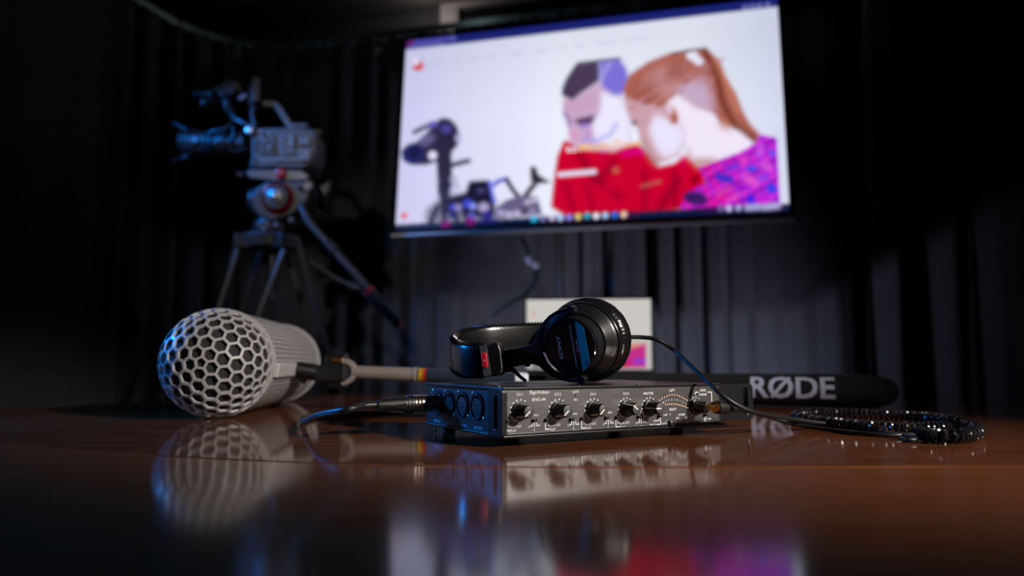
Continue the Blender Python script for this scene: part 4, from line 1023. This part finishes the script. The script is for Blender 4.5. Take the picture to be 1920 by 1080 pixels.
# yoke and slider traced in their own plane
yoff = -0.010
ypl = D0 + hn * yoff
ypx = lambda x, y: PP(x, y, ypl, hn)
yo = [(1066, 577), (1055, 578.5), (1042, 583), (1028, 592), (1016, 605), (1008, 620), (1003, 636), (999, 644), (990, 648), (969, 652.5), (970, 686.5), (1000, 683), (1010, 687), (1020, 697), (1033, 706.5), (1050, 713.5), (1068, 717.5), (1086, 717.5), (1086, 709), (1070, 709), (1052, 704.5), (1036, 695.5), (1023, 682), (1014.5, 664), (1012.5, 645), (1015.5, 625), (1023, 608), (1034, 596), (1047, 588.5), (1066, 586)]
MB().prism([ypx(*q) for q in yo], -hn * 0.0055).build('yoke', M_satin, phones, bevel=0.0012, seg=3)
for px, py in ((1070, 581.5), (1089, 713)):
    q = ypx(px, py); MB().lathe(q + hn * 0.001, -hn, [(0, 0.004), (0.009, 0.004)], 16).build('pivot', M_black, phones, smooth=True)
MB().prism([ypx(*q) for q in ((938, 658), (969, 653), (970.5, 687), (945, 691))], -hn * 0.003).build('slider', M_satin, phones, bevel=0.0006)
MB().prism([ypx(*q) for q in ((931, 659), (940, 657.5), (948, 690.5), (939, 692.5))], -hn * 0.005).build('slider_guide', M_black, phones, bevel=0.0008)
MB().prism([ypx(*q) for q in ((984, 684), (992, 683), (992, 687.5), (984, 688))], -hn * 0.003).build('adjuster_tab', M_black, phones, bevel=0.0005)
# headband
y0 = ypx(945, 674).y
def hb(px, py, Y): return P(px, py, Y)
hpath = [hb(908, 674.5, y0 + 0.004), hb(890, 675.5, y0 + 0.008), hb(870, 674.5, y0 + 0.020), hb(855, 669, y0 + 0.040), hb(850, 661, y0 + 0.062), hb(858, 652, y0 + 0.088), hb(880, 644, y0 + 0.110), hb(915, 638.5, y0 + 0.128), hb(960, 635, y0 + 0.140), hb(1010, 633, y0 + 0.148), hb(1060, 632, y0 + 0.150)]
HP = spline(hpath, 8)
hw, ht = 0.0185, 0.0038
band_prof = [(-ht * math.cos(a) * (1.0 if abs(math.cos(a)) > 0.3 else 0.9), hw * (1 if math.sin(a) > 0 else -1) * abs(math.sin(a)) ** 0.35) for a in np.linspace(0, 2 * math.pi, 25)[:-1]]
MB().sweep(HP, band_prof).build('headband', M_leather, phones, smooth=True)
# stitches along both edges
stm = None
def frame_at(i):
    t = (HP[min(i + 1, len(HP) - 1)] - HP[max(i - 1, 0)]).normalized(); sd = t.cross(Vector((0, 0, 1))).normalized(); return t, sd, sd.cross(t).normalized()
HPf = resample(HP, 0.0038)
sm_ = MB()
for i in range(1, len(HPf) - 1):
    p = HPf[i]; t = (HPf[i + 1] - HPf[i - 1]).normalized(); sd = t.cross(Vector((0, 0, 1))).normalized(); uu = sd.cross(t).normalized()
    for sg in (-1, 1):
        sm_.tube([p + uu * (sg * (hw - 0.0035)) + sd * s_ * (ht + 0.0002) if abs(s_) == 1 else p + uu * (sg * (hw + 0.0006)) for s_ in (-1, 0, 1)], 0.0009, 6)
so_ = sm_.build('stitching', M_leather, phones, smooth=True); so_['kind'] = 'stuff'
# end cap with steel strip and red side mark
cap = [hb(903, 674, y0 + 0.001), hb(916, 674, y0 - 0.002), hb(930, 674, y0 - 0.002), hb(938, 674, y0 + 0.001)]
capn = Vector((hn.x * 0.6, hn.y, 0)).normalized()
cpl = hb(915, 674, y0 - 0.007)
cpx = lambda x, y, o=0.0: PP(x, y, cpl + capn * o, capn)
MB().prism([cpx(*q) for q in ((899, 650), (914, 646), (926, 641), (934, 645), (938, 655), (942, 690), (940, 700), (932, 705), (912, 706.5), (905, 706))], -capn * 0.014).build('end_cap', M_black, phones, bevel=0.0022, seg=3)
MB().prism([cpx(*q, 0.0003) for q in ((899, 648.5), (912, 646.5), (921, 703.5), (907, 706))], capn * 0.0007).build('side_strip', mat('strip_grey', (0.11, 0.11, 0.13), 0.35, metal=0.4), phones, bevel=0.0003)
rc = [cpx(908.6 + (y_ - 675) * 0.115 + x_, y_, 0.001) for x_, y_ in rrect(0, 675.0, 10.5, 30, 5.0)]
rm = MB().prism(rc, capn * 0.0016).build('red_mark', M_red, phones, bevel=0.0006, smooth=True); sub(rm, phones)
tm = MB(); put_text(tm, 'R', cpx(908.8, 676, 0.0028), (cpx(910, 676) - cpx(900, 676)).normalized(), Vector((0, 0, 1)), 0.0022, None, 0.01); tm.build('side_letter', mat('pink_print', (0.8, 0.45, 0.5), 0.5), rm)
# short lead loop below the slider
MB().tube(spline([ypx(944, 693), ypx(958, 692.5), ypx(966, 697), ypx(975, 706), ypx(986, 714.5)], 6), [0.0030] * 6 + [0.0026] * 6 + [0.0020] * 6 + [0.0018] * 7, 10).build('lead_loop', M_rubber, phones, smooth=True)
# far ear cup and its yoke, behind the near one
fc = P(1104, 640, y0 + 0.135)
fn = Vector((0.10, 0.99, 0.05)).normalized(); fv = (Vector((0, 0, 1)) - fn * fn.z).normalized(); fu = fv.cross(fn)
ear_cup(fc, fn, fu, fv)
MB().tube(spline([fc + fn * 0.018 + fu * (0.034 * math.cos(a)) + fv * (0.034 * math.sin(a)) for a in np.linspace(-1.7, 1.7, 9)] if (fc + fu * 0.034).x < fc.x else [fc + fn * 0.018 - fu * (0.034 * math.cos(a)) + fv * (0.034 * math.sin(a)) for a in np.linspace(-1.7, 1.7, 9)], 4), 0.0035, 8).build('yoke', M_satin, phones, smooth=True)
MB().tube([HP[-1], fc + fn * 0.018 - Vector((0.034, 0, 0))], 0.007, 10).build('slider', M_satin, phones, smooth=True)

# headphone lead: straight run, coil on the table, jack in the mixer
hl = thing('headphone_cable', 'black coiled headphone cable on the table with gold jack in the mixer', 'cable', (PT(1650, 800).x, PT(1650, 800).y, TZ))
lr_ = 0.0024
T = lambda px, py, z=0.0028: PT(px, py, z)
pa_ = spline([P(1170, 632, 0.79), P(1204, 632.5, 0.79), P(1232, 637, 0.785), P(1262, 655, 0.78), P(1296, 686, 0.752), P(1330, 719, 0.722), P(1362, 747, 0.708), P(1400, 768, 0.712), P(1440, 778, 0.735), P(1500, 787.5, 0.775), T(1580, 799, 0.0035), T(1650, 809.5), T(1700, 817), T(1718, 821), T(1716, 824.5), T(1700, 824.5), T(1690, 822)], 10)
MB().tube(pa_, lr_, 10).build('lead', M_rubber, hl, smooth=True)
# jack
jx = mloc(PP(1334, 762, mwld((0, 0, 0)), nF)); 
jd = nF.copy()
jside = mwld((MW + 0.001, 0.004, Z0 + 0.020))
j0 = P(1336, 763, 0.700); j1 = P(1400, 768, 0.735); jdir = (j1 - j0).normalized(); JL = (j1 - j0).length
MB().lathe(j0 - jdir * 0.006, jdir, [(0, 0.0031), (0.006, 0.0031), (0.0065, 0.0050), (0.0105, 0.0050), (0.0108, 0.0042), (0.0125, 0.0042)], 24).build('gold_plug', M_gold, hl, smooth=True)
MB().lathe(j0 + jdir * 0.006, jdir, [(0, 0.0062), (0.002, 0.0066), (0.014, 0.0066), (0.0155, 0.0048), (0.0235, 0.0044), (0.0240, 0.0036), (JL - 0.004, 0.0028)], 24).build('plug_body', M_rubber, hl, smooth=True)
pb_ = spline([j1 - jdir * 0.006, P(1440, 781, 0.765), P(1490, 795, 0.78), T(1560, 806.5), T(1620, 813), T(1680, 816), T(1725, 814)], 10)
MB().tube(pb_, lr_, 10).build('lead', M_rubber, hl, smooth=True)
# coil
hr = 0.0052
cpath = [T(1722, 812, hr + 0.002), T(1770, 818, hr + 0.002), T(1812, 816, hr + 0.002), T(1833, 808, hr + 0.002), T(1818, 797, hr + 0.002), T(1780, 788, hr + 0.002), T(1720, 781, hr + 0.002), T(1640, 776.5, hr + 0.002), T(1560, 774, hr + 0.002), T(1510, 775, hr + 0.002), T(1492, 780, hr + 0.002), T(1512, 787, hr + 0.002), T(1580, 795, hr + 0.002), T(1660, 801, hr + 0.002), T(1730, 803, hr + 0.002), T(1776, 801, hr + 0.002)]
cpts = resample(spline(cpath, 20), 0.0006); hel = []
turn = 0.0062
for i, p in enumerate(cpts):
    t = (cpts[min(i + 1, len(cpts) - 1)] - cpts[max(i - 1, 0)]).normalized(); sd = t.cross(Vector((0, 0, 1))).normalized(); uu = sd.cross(t)
    a = 2 * math.pi * i * 0.0006 / turn; hel.append(p + sd * math.cos(a) * hr + uu * math.sin(a) * hr)
MB().tube(hel, 0.0020, 6).build('coil', mat('cable_gloss', (0.010, 0.010, 0.011), 0.22), hl, smooth=True)

# ------------------------------------------------------------------ tripod with fluid head
CDEP = 2.5
K = CDEP / F
tri = thing('tripod', 'black video tripod with fluid head and red-ringed pan handle', 'tripod', (P(505, 440, CDEP).x, CDEP, 0))
def ppx(px, py, dy=0.0): return P(px, py, CDEP + dy)
bowl = ppx(503, 446)
MB().lathe(ppx(503, 470), (0, 0, 1), [(0, 0.05), (0.01, 0.085), (0.045, 0.095), (0.055, 0.088), (0.058, 0.05)], 40).build('bowl', M_tube, tri, smooth=True)
for a in (200, 330, 80):
    d = Vector((math.cos(math.radians(a)), math.sin(math.radians(a)), 0))
    MB().box(bowl + d * 0.085 + Vector((0, 0, -0.022)), (0.06, 0.085, 0.055), Euler((0, 0, math.radians(a))).to_matrix()).build('leg_hinge', M_camdark, tri, bevel=0.008)
def leg(topa, topb, foot, kx):
    topa, topb = Vector(topa), Vector(topb); foot = Vector(foot); ax_ = (foot - (topa + topb) / 2); side = (topb - topa)
    ja = (topa + topb) / 2 + ax_ * 0.58 - side * 0.30; jb = (topa + topb) / 2 + ax_ * 0.58 + side * 0.30
    for a, b in ((topa, ja), (topb, jb)):
        MB().cyl(a, b, 0.0115, n=14).build('leg_tube', M_tube, tri, smooth=True)
    MB().box((ja + jb) / 2, (side.length * 0.7 + 0.04, 0.045, 0.06), Vector((1, 0, 0)).rotation_difference(Vector((side.x, side.y, 0)).normalized()).to_matrix()).build('leg_clamp', M_camdark, tri, bevel=0.005)
    MB().cyl((ja + jb) / 2 - ax_ * 0.18, foot + Vector((0, 0, 0.03)), 0.014, n=14).build('lower_leg', M_camdark, tri, smooth=True)
    MB().lathe(foot, (0, 0, 1), [(0, 0.028), (0.012, 0.030), (0.035, 0.016)], 16).build('foot', M_rubber, tri, smooth=True)
leg(ppx(450, 458, -0.05), ppx(533, 470, -0.09), Vector((ppx(380, 400).x, CDEP - 0.42, 0)), 0)
leg(ppx(557, 450, -0.02), ppx(538, 475, 0.07), Vector((ppx(735, 400).x, CDEP + 0.18, 0)), 0)
leg(ppx(447, 450, 0.0), ppx(490, 470, 0.10), Vector((ppx(250, 400).x, CDEP + 0.30, 0)), 0)
MB().cyl(ppx(512, 470), ppx(512, 560), 0.014, 0.010).build('bowl_lock_handle', M_tube, tri, smooth=True)
# fluid head
MB().lathe(ppx(505, 440), (0, 0, 1), [(0, 0.055), (0.03, 0.058), (0.05, 0.05)], 32).build('head_base', M_camdark, tri, smooth=True)
hbp = [ppx(*q, -0.05) for q in ((478, 352), (500, 338), (556, 336), (582, 345), (586, 362), (572, 385), (548, 404), (512, 416), (484, 408), (470, 390), (468, 368))]
MB().prism(hbp, (0, 0.11, 0)).build('head_body', M_camdark, tri, bevel=0.012, seg=3)
MB().lathe(ppx(480, 378, 0.0), (-1, -0.25, 0), [(-0.02, 0.05), (0.012, 0.05), (0.024, 0.042), (0.028, 0.02)], 32).build('balance_dial', M_camdark, tri, smooth=True)
hc = ppx(521, 372, -0.05)
MB().lathe(hc, (0, -1, 0), [(0, 0.058), (0.012, 0.056), (0.016, 0.050)], 40).build('drag_ring', M_redmetal, tri, smooth=True)
MB().lathe(hc, (0, -1, 0), [(0.010, 0.045), (0.022, 0.045), (0.026, 0.040)], 36).build('drag_dial', M_camdark, tri, smooth=True)
MB().lathe(hc, (0, -1, 0), [(0.020, 0.031), (0.030, 0.030), (0.034, 0.024)], 36).build('drag_knob', mat('knob_metal', (0.30, 0.29, 0.28), 0.35, metal=0.7), tri, smooth=True)
MB().lathe(hc, (0, -1, 0), [(0.030, 0.013), (0.040, 0.012), (0.043, 0.008)], 24).build('centre_button', M_steel, tri, smooth=True)
MB().lathe(ppx(501, 355, -0.055), (0, -1, 0), [(0, 0.012), (0.010, 0.011)], 18).build('red_button', M_red, tri, smooth=True)
MB().box(ppx(576, 350, -0.04), (0.055, 0.07, 0.03)).build('side_knob', M_camdark, tri, bevel=0.008)
MB().lathe(ppx(578, 350, -0.08), (0, -1, 0), [(0, 0.016), (0.012, 0.015)], 18).build('tilt_lock', mat('bronze_plastic', (0.20, 0.13, 0.09), 0.4), tri, smooth=True)
pl_ = [ppx(*q, -0.045) for q in ((459, 322), (472, 317), (566, 319), (580, 330), (574, 338), (520, 339), (468, 334))]
MB().prism(pl_, (0, 0.09, 0)).build('camera_plate', M_tube, tri, bevel=0.004)
MB().lathe(ppx(527, 326, -0.048), (0, -1, 0), [(0, 0.019), (0.012, 0.018), (0.015, 0.012)], 20).build('plate_lock', M_red, tri, smooth=True)
MB().lathe(ppx(456, 329, -0.03), (-1, -0.3, 0), [(0, 0.014), (0.02, 0.013)], 16).build('plate_knob', M_camdark, tri, smooth=True)
for px, py in ((490, 424), (497, 431), (520, 424), (548, 415)):
    MB().lathe(ppx(px, py, -0.06), (0, -1, 0.2), [(0, 0.013), (0.012, 0.012), (0.016, 0.007)], 16).build('lock_lever', M_tube, tri, smooth=True)
# pan handle
MB().tube(spline([ppx(562, 384, -0.04), ppx(570, 398, -0.05), ppx(580, 418, -0.06), ppx(616, 458, -0.08)], 5), 0.0125, 14).build('handle_arm', M_tube, tri, smooth=True)
MB().cyl(ppx(614, 456, -0.08), ppx(630, 474, -0.09), 0.019).build('handle_joint', M_camdark, tri, smooth=True)
MB().cyl(ppx(628, 472, -0.09), ppx(694, 546, -0.14), 0.0125).build('handle_bar', M_tube, tri, smooth=True)
MB().cyl(ppx(691, 543, -0.14), ppx(697, 549.5, -0.145), 0.0165).build('red_ring', M_red, tri, smooth=True)
MB().cyl(ppx(697, 550, -0.145), ppx(748, 608, -0.18), 0.0175).build('handle_grip', M_rubber, tri, smooth=True)
MB().cyl(ppx(746, 606, -0.18), ppx(752, 612.5, -0.184), 0.0150).build('red_ring', M_red, tri, smooth=True)
MB().tube(spline([ppx(566, 480, 0.03), ppx(600, 502, 0.03), ppx(640, 528, 0.02), ppx(672, 540, 0.02), ppx(700, 566, 0.0)], 5), 0.011, 12).build('folded_arm', M_camdark, tri, smooth=True)
MB().cyl(ppx(655, 536, 0.02), ppx(676, 542, 0.02), 0.022).build('arm_joint', M_camdark, tri, smooth=True)

# ------------------------------------------------------------------ video camera on the tripod
cam_o = thing('video_camera', 'shoulder-style video camera with lens, top handle and viewfinder on the tripod', 'video camera', ppx(525, 317))
body = [ppx(*q, -0.05) for q in ((472, 246), (480, 240), (560, 238), (588, 243), (593, 256), (592, 290), (584, 306), (566, 315), (476, 314), (471, 306))]
MB().prism(body, (0, 0.13, 0)).build('body', M_camgrey, cam_o, bevel=0.006)
fpn = mat('front_plate', (0.12, 0.12, 0.13), 0.45)
for ya, yb in ((249, 286), (291, 313)):
    q8 = [ppx(466, ya, 0.06), ppx(477, ya, -0.058), ppx(477, yb, -0.058), ppx(466, yb, 0.06)]
    MB().prism(q8, (0.012, 0.02, 0)).build('front_plate', fpn, cam_o, bevel=0.002)
MB().prism([ppx(*q, -0.056) for q in ((524, 252), (552, 251), (554, 292), (526, 293))], (0, 0.008, 0)).build('control_panel', mat('cam_panel', (0.13, 0.125, 0.125), 0.5), cam_o, bevel=0.002)
MB().prism([ppx(*q, -0.056) for q in ((484, 272), (516, 271), (517, 292), (485, 292))], (0, 0.008, 0)).build('display', M_camdark, cam_o, bevel=0.002)
MB().prism([ppx(*q, -0.060) for q in ((560, 258), (582, 258), (583, 272), (561, 272))], (0, 0.012, 0)).build('cover', mat('cam_cover', (0.16, 0.155, 0.15), 0.45), cam_o, bevel=0.003)
MB().prism([ppx(*q, -0.062) for q in ((558, 278), (584, 278), (582, 300), (560, 303))], (0, 0.012, 0)).build('cover', MATS['cam_cover'], cam_o, bevel=0.003)
MB().prism([ppx(*q, -0.058) for q in ((482, 293), (560, 294), (566, 303), (482, 303))], (0, 0.010, 0)).build('lower_ledge', MATS['cam_cover'], cam_o, bevel=0.003)
bt_ = None
rb_ = random.Random(2)
for px, py, r_ in [(489, 248, 7), (492, 258, 8), (498, 265, 7), (506, 276, 8), (506, 252, 7), (510, 262, 6), (484, 262, 6), (530, 258, 5), (530, 266, 5), (530, 274, 5), (531, 283, 5), (540, 258, 5), (548, 260, 9), (548, 270, 9), (540, 285, 5), (496, 306, 5), (505, 308, 6), (514, 307, 5), (575, 262, 7), (577, 290, 6)]:
    q = ppx(px, py, -0.0585) - cam_o.location
    if bt_ is None:
        bt_ = MB().lathe((0, 0, 0), (0, -1, 0), [(0, 0.005), (0.006, 0.0048), (0.007, 0.0036)], 10).build('button', mat('cam_button', (0.30, 0.30, 0.33), 0.35), None, smooth=True); b_ = bt_
    else:
        b_ = bt_.copy(); COL.objects.link(b_)
    b_.parent = cam_o; b_.location = q; b_.scale = (r_ / 5.5, 1, r_ / 5.5)
MB().lathe(ppx(469, 245, -0.06), (0, -1, 0.1), [(0, 0.017), (0.010, 0.016), (0.014, 0.010)], 20).build('hook', mat('pale_knob', (0.65, 0.64, 0.68), 0.3, metal=0.5), cam_o, smooth=True)
# lens barrel towards the left
la = (ppx(345, 270, 0.02) - ppx(465, 272, 0.01)); lo = ppx(466, 272, 0.012); LL = la.length; s_ = LL / 121.0
lprof = [(0, 34), (8, 34), (9, 20), (20, 20), (22, 24), (36, 24), (37, 29), (52, 29), (53, 26), (60, 26), (61, 31), (78, 31), (80, 27), (92, 27), (93, 32), (118, 34), (121, 34), (121, 29), (112, 26)]
parts = [('mount_ring', lprof[0:5], M_camdark), ('focus_ring', lprof[4:9], M_camdark), ('zoom_ring', lprof[8:13], M_camdark), ('lens_hood', lprof[12:], mat('hood_grey', (0.045, 0.043, 0.042), 0.5))]
for nm_, pr_, mm_ in parts:
    MB().lathe(lo, la, [(t * s_, r * K * 0.85) for t, r in pr_], 32).build(nm_, mm_, cam_o, smooth=True)
MB().lathe(lo, la, [(110 * s_, 0.02), (113 * s_, 26 * K * 0.85)], 32).build('front_glass', M_glass, cam_o, smooth=True)
MB().lathe(lo + la.normalized() * 88 * s_ + Vector((0, -0.052, 0)), (0, -1, 0), [(0, 0.012), (0.008, 0.011)], 14).build('lens_screw', mat('lens_screw', (0.2, 0.2, 0.21), 0.45), cam_o, smooth=True)
for ya, yb in ((231, 243), (300, 292)):
    MB().prism([ppx(*q, -0.05) for q in ((322, ya), (325, ya - 3 if ya < 260 else ya + 3), (350, yb - 2), (350, yb + 2))], (0, 0.14, 0)).build('hood_flap', M_camdark, cam_o, bevel=0.001)
# rods, arm and cables in front of the body
MB().tube(spline([ppx(470, 240, -0.03), ppx(455, 230, -0.03), ppx(440, 222, -0.02), ppx(430, 206, 0.0)], 5), 0.009, 12).build('viewfinder_arm', M_tube, cam_o, smooth=True)
MB().tube(spline([ppx(440, 224, -0.06), ppx(425, 240, -0.07), ppx(400, 246, -0.07), ppx(386, 256, -0.06), ppx(384, 276, -0.05)], 6), 0.005, 8).build('lens_lead', M_rubber, cam_o, smooth=True)
MB().tube(spline([ppx(436, 235, -0.06), ppx(438, 255, -0.07), ppx(428, 270, -0.06), ppx(436, 284, -0.05), ppx(462, 278, -0.05)], 6), 0.005, 8).build('lens_lead', M_rubber, cam_o, smooth=True)
# top handle
MB().sweep(spline([ppx(484, 196, 0.0), ppx(512, 196.5, 0.0), ppx(522, 202, 0.0), ppx(535, 222, 0.0), ppx(549, 244, 0.0)], 5), [(-0.014, -0.011), (0.014, -0.011), (0.014, 0.011), (-0.014, 0.011)]).build('top_handle', mat('handle_grey', (0.13, 0.125, 0.12), 0.45), cam_o, bevel=0.004)
MB().tube([ppx(472, 196, 0.0), ppx(486, 197, 0.0)], 0.014, 10).build('handle_front', M_camdark, cam_o, smooth=True)
MB().tube(spline([ppx(478, 196, 0.0), ppx(474, 215, 0.0), ppx(480, 240, 0.0)], 5), 0.012, 10).build('handle_strut', M_camdark, cam_o, smooth=True)
Rp = Euler((0, 0, math.radians(-56))).to_matrix()
MB().box(ppx(475, 175, -0.01), (0.10, 0.022, 0.088), Rp).build('monitor', mat('monitor_shell', (0.16, 0.16, 0.17), 0.4), cam_o, bevel=0.003)
MB().cyl(ppx(449, 187, -0.03), ppx(462, 178, -0.03), 0.009).build('audio_plug', mat('plug_grey', (0.4, 0.4, 0.45), 0.35), cam_o, smooth=True)
# viewfinder and microphone cluster
MB().lathe(ppx(362, 176, -0.03), ppx(398, 178, -0.03) - ppx(362, 176, -0.03), [(0, 0.014), (0.004, 0.016), (0.055, 0.016), (0.060, 0.020), (0.075, 0.021)], 20).build('microphone_tube', M_camgrey, cam_o, smooth=True)
MB().prism([ppx(*q, -0.04) for q in ((412, 158), (424, 146), (440, 148), (442, 166), (434, 178), (416, 174))], (0, 0.07, 0)).build('viewfinder', M_camgrey, cam_o, bevel=0.006)
MB().cyl(ppx(404, 171, -0.03), ppx(416, 166, -0.03), 0.014).build('eyepiece', M_camgrey, cam_o, smooth=True)
MB().tube(spline([ppx(428, 176, -0.02), ppx(424, 190, -0.02), ppx(430, 208, -0.01)], 5), 0.012, 12).build('viewfinder_post', M_camgrey, cam_o, smooth=True)
for px, py in ((421, 178), (429, 196), (386, 194)):
    MB().lathe(ppx(px, py, -0.05), (-0.7, -0.7, 0), [(0, 0.013), (0.014, 0.012), (0.018, 0.007)], 16).build('clamp_knob', M_camgrey, cam_o, smooth=True)
MB().tube([ppx(386, 194, -0.03), ppx(404, 190, -0.02), ppx(424, 192, -0.02)], 0.006, 8).build('microphone_holder', M_camdark, cam_o, smooth=True)
MB().box(ppx(566, 240, 0.0), (0.055, 0.06, 0.018)).build('accessory_shoe', M_camgrey, cam_o, bevel=0.003)
MB().box(ppx(594, 249, 0.02), (0.035, 0.03, 0.014)).build('rear_bracket', M_camgrey, cam_o, bevel=0.003)
MB().prism([ppx(*q, 0.05) for q in ((592, 262), (600, 268), (600, 296), (590, 304))], (0, 0.07, 0)).build('battery', M_camdark, cam_o, bevel=0.004)
# hand grip hanging behind the head on its arm
MB().prism([ppx(*q, 0.09) for q in ((588, 338), (612, 330), (622, 334), (618, 358), (610, 372), (616, 390), (606, 398), (592, 388), (586, 362))], (0, 0.06, 0)).build('hand_grip', M_camdark, cam_o, bevel=0.008)
MB().tube([ppx(560, 310, 0.09), ppx(590, 330, 0.11), ppx(602, 345, 0.12)], 0.014, 12).build('grip_arm', M_camgrey, cam_o, smooth=True)

# ------------------------------------------------------------------ cable hanging from the television
hc_ = thing('video_cable', 'thin dark video cable hanging below the television', 'cable', (P(905, 612, 2.6).x, 2.6, 0))
vp = spline([P(978, 446, 2.64), P(985, 458, 2.60), P(995, 486, 2.56), P(1004, 510, 2.55), P(1001, 532, 2.55), P(985, 552, 2.55), P(955, 570, 2.56), P(925, 592, 2.58), P(905, 612, 2.60), P(890, 680, 2.62), P(880, 800, 2.64), P(876, 1060, 2.66)], 8)
vp = [Vector((p.x, p.y, max(p.z, 0.008))) for p in vp]
MB().tube(vp, 0.0065, 10).build('lead', M_rubber, hc_, smooth=True)
MB().cyl(P(990, 482, 2.55), P(997, 494, 2.55), 0.014).build('connector', mat('connector_grey', (0.45, 0.46, 0.52), 0.35), hc_, smooth=True)
MB().cyl(P(1002, 492, 2.545), P(1008, 502, 2.545), 0.013).build('connector', MATS['connector_grey'], hc_, smooth=True)

# ------------------------------------------------------------------ added floor uplights, unseen behind the table, that brighten the drapes
for (lp_, lt_), lb_ in ((WASH_L, 'added small black floor uplight, unseen behind the table, on the side of the tripod'), (WASH_R, 'added small black floor uplight, unseen behind the table, on the side away from the tripod')):
    ua = (lt_ - lp_).normalized(); lo_ = lp_ - ua * 0.12
    fl_ = thing('added_uplight', lb_, 'added lamp', (lo_.x, lo_.y, 0), group='added uplights behind the table')
    MB().lathe((lo_.x, lo_.y, 0), (0, 0, 1), [(0, 0.09), (0.012, 0.09), (0.018, 0.02), (lo_.z - 0.02, 0.014)], 28).build('base', M_black, fl_, smooth=True)
    MB().lathe(lo_, ua, [(0, 0.03), (0.02, 0.05), (0.10, 0.062), (0.105, 0.058), (0.03, 0.045), (0.029, 0.001)], 28).build('head', M_black, fl_, smooth=True)
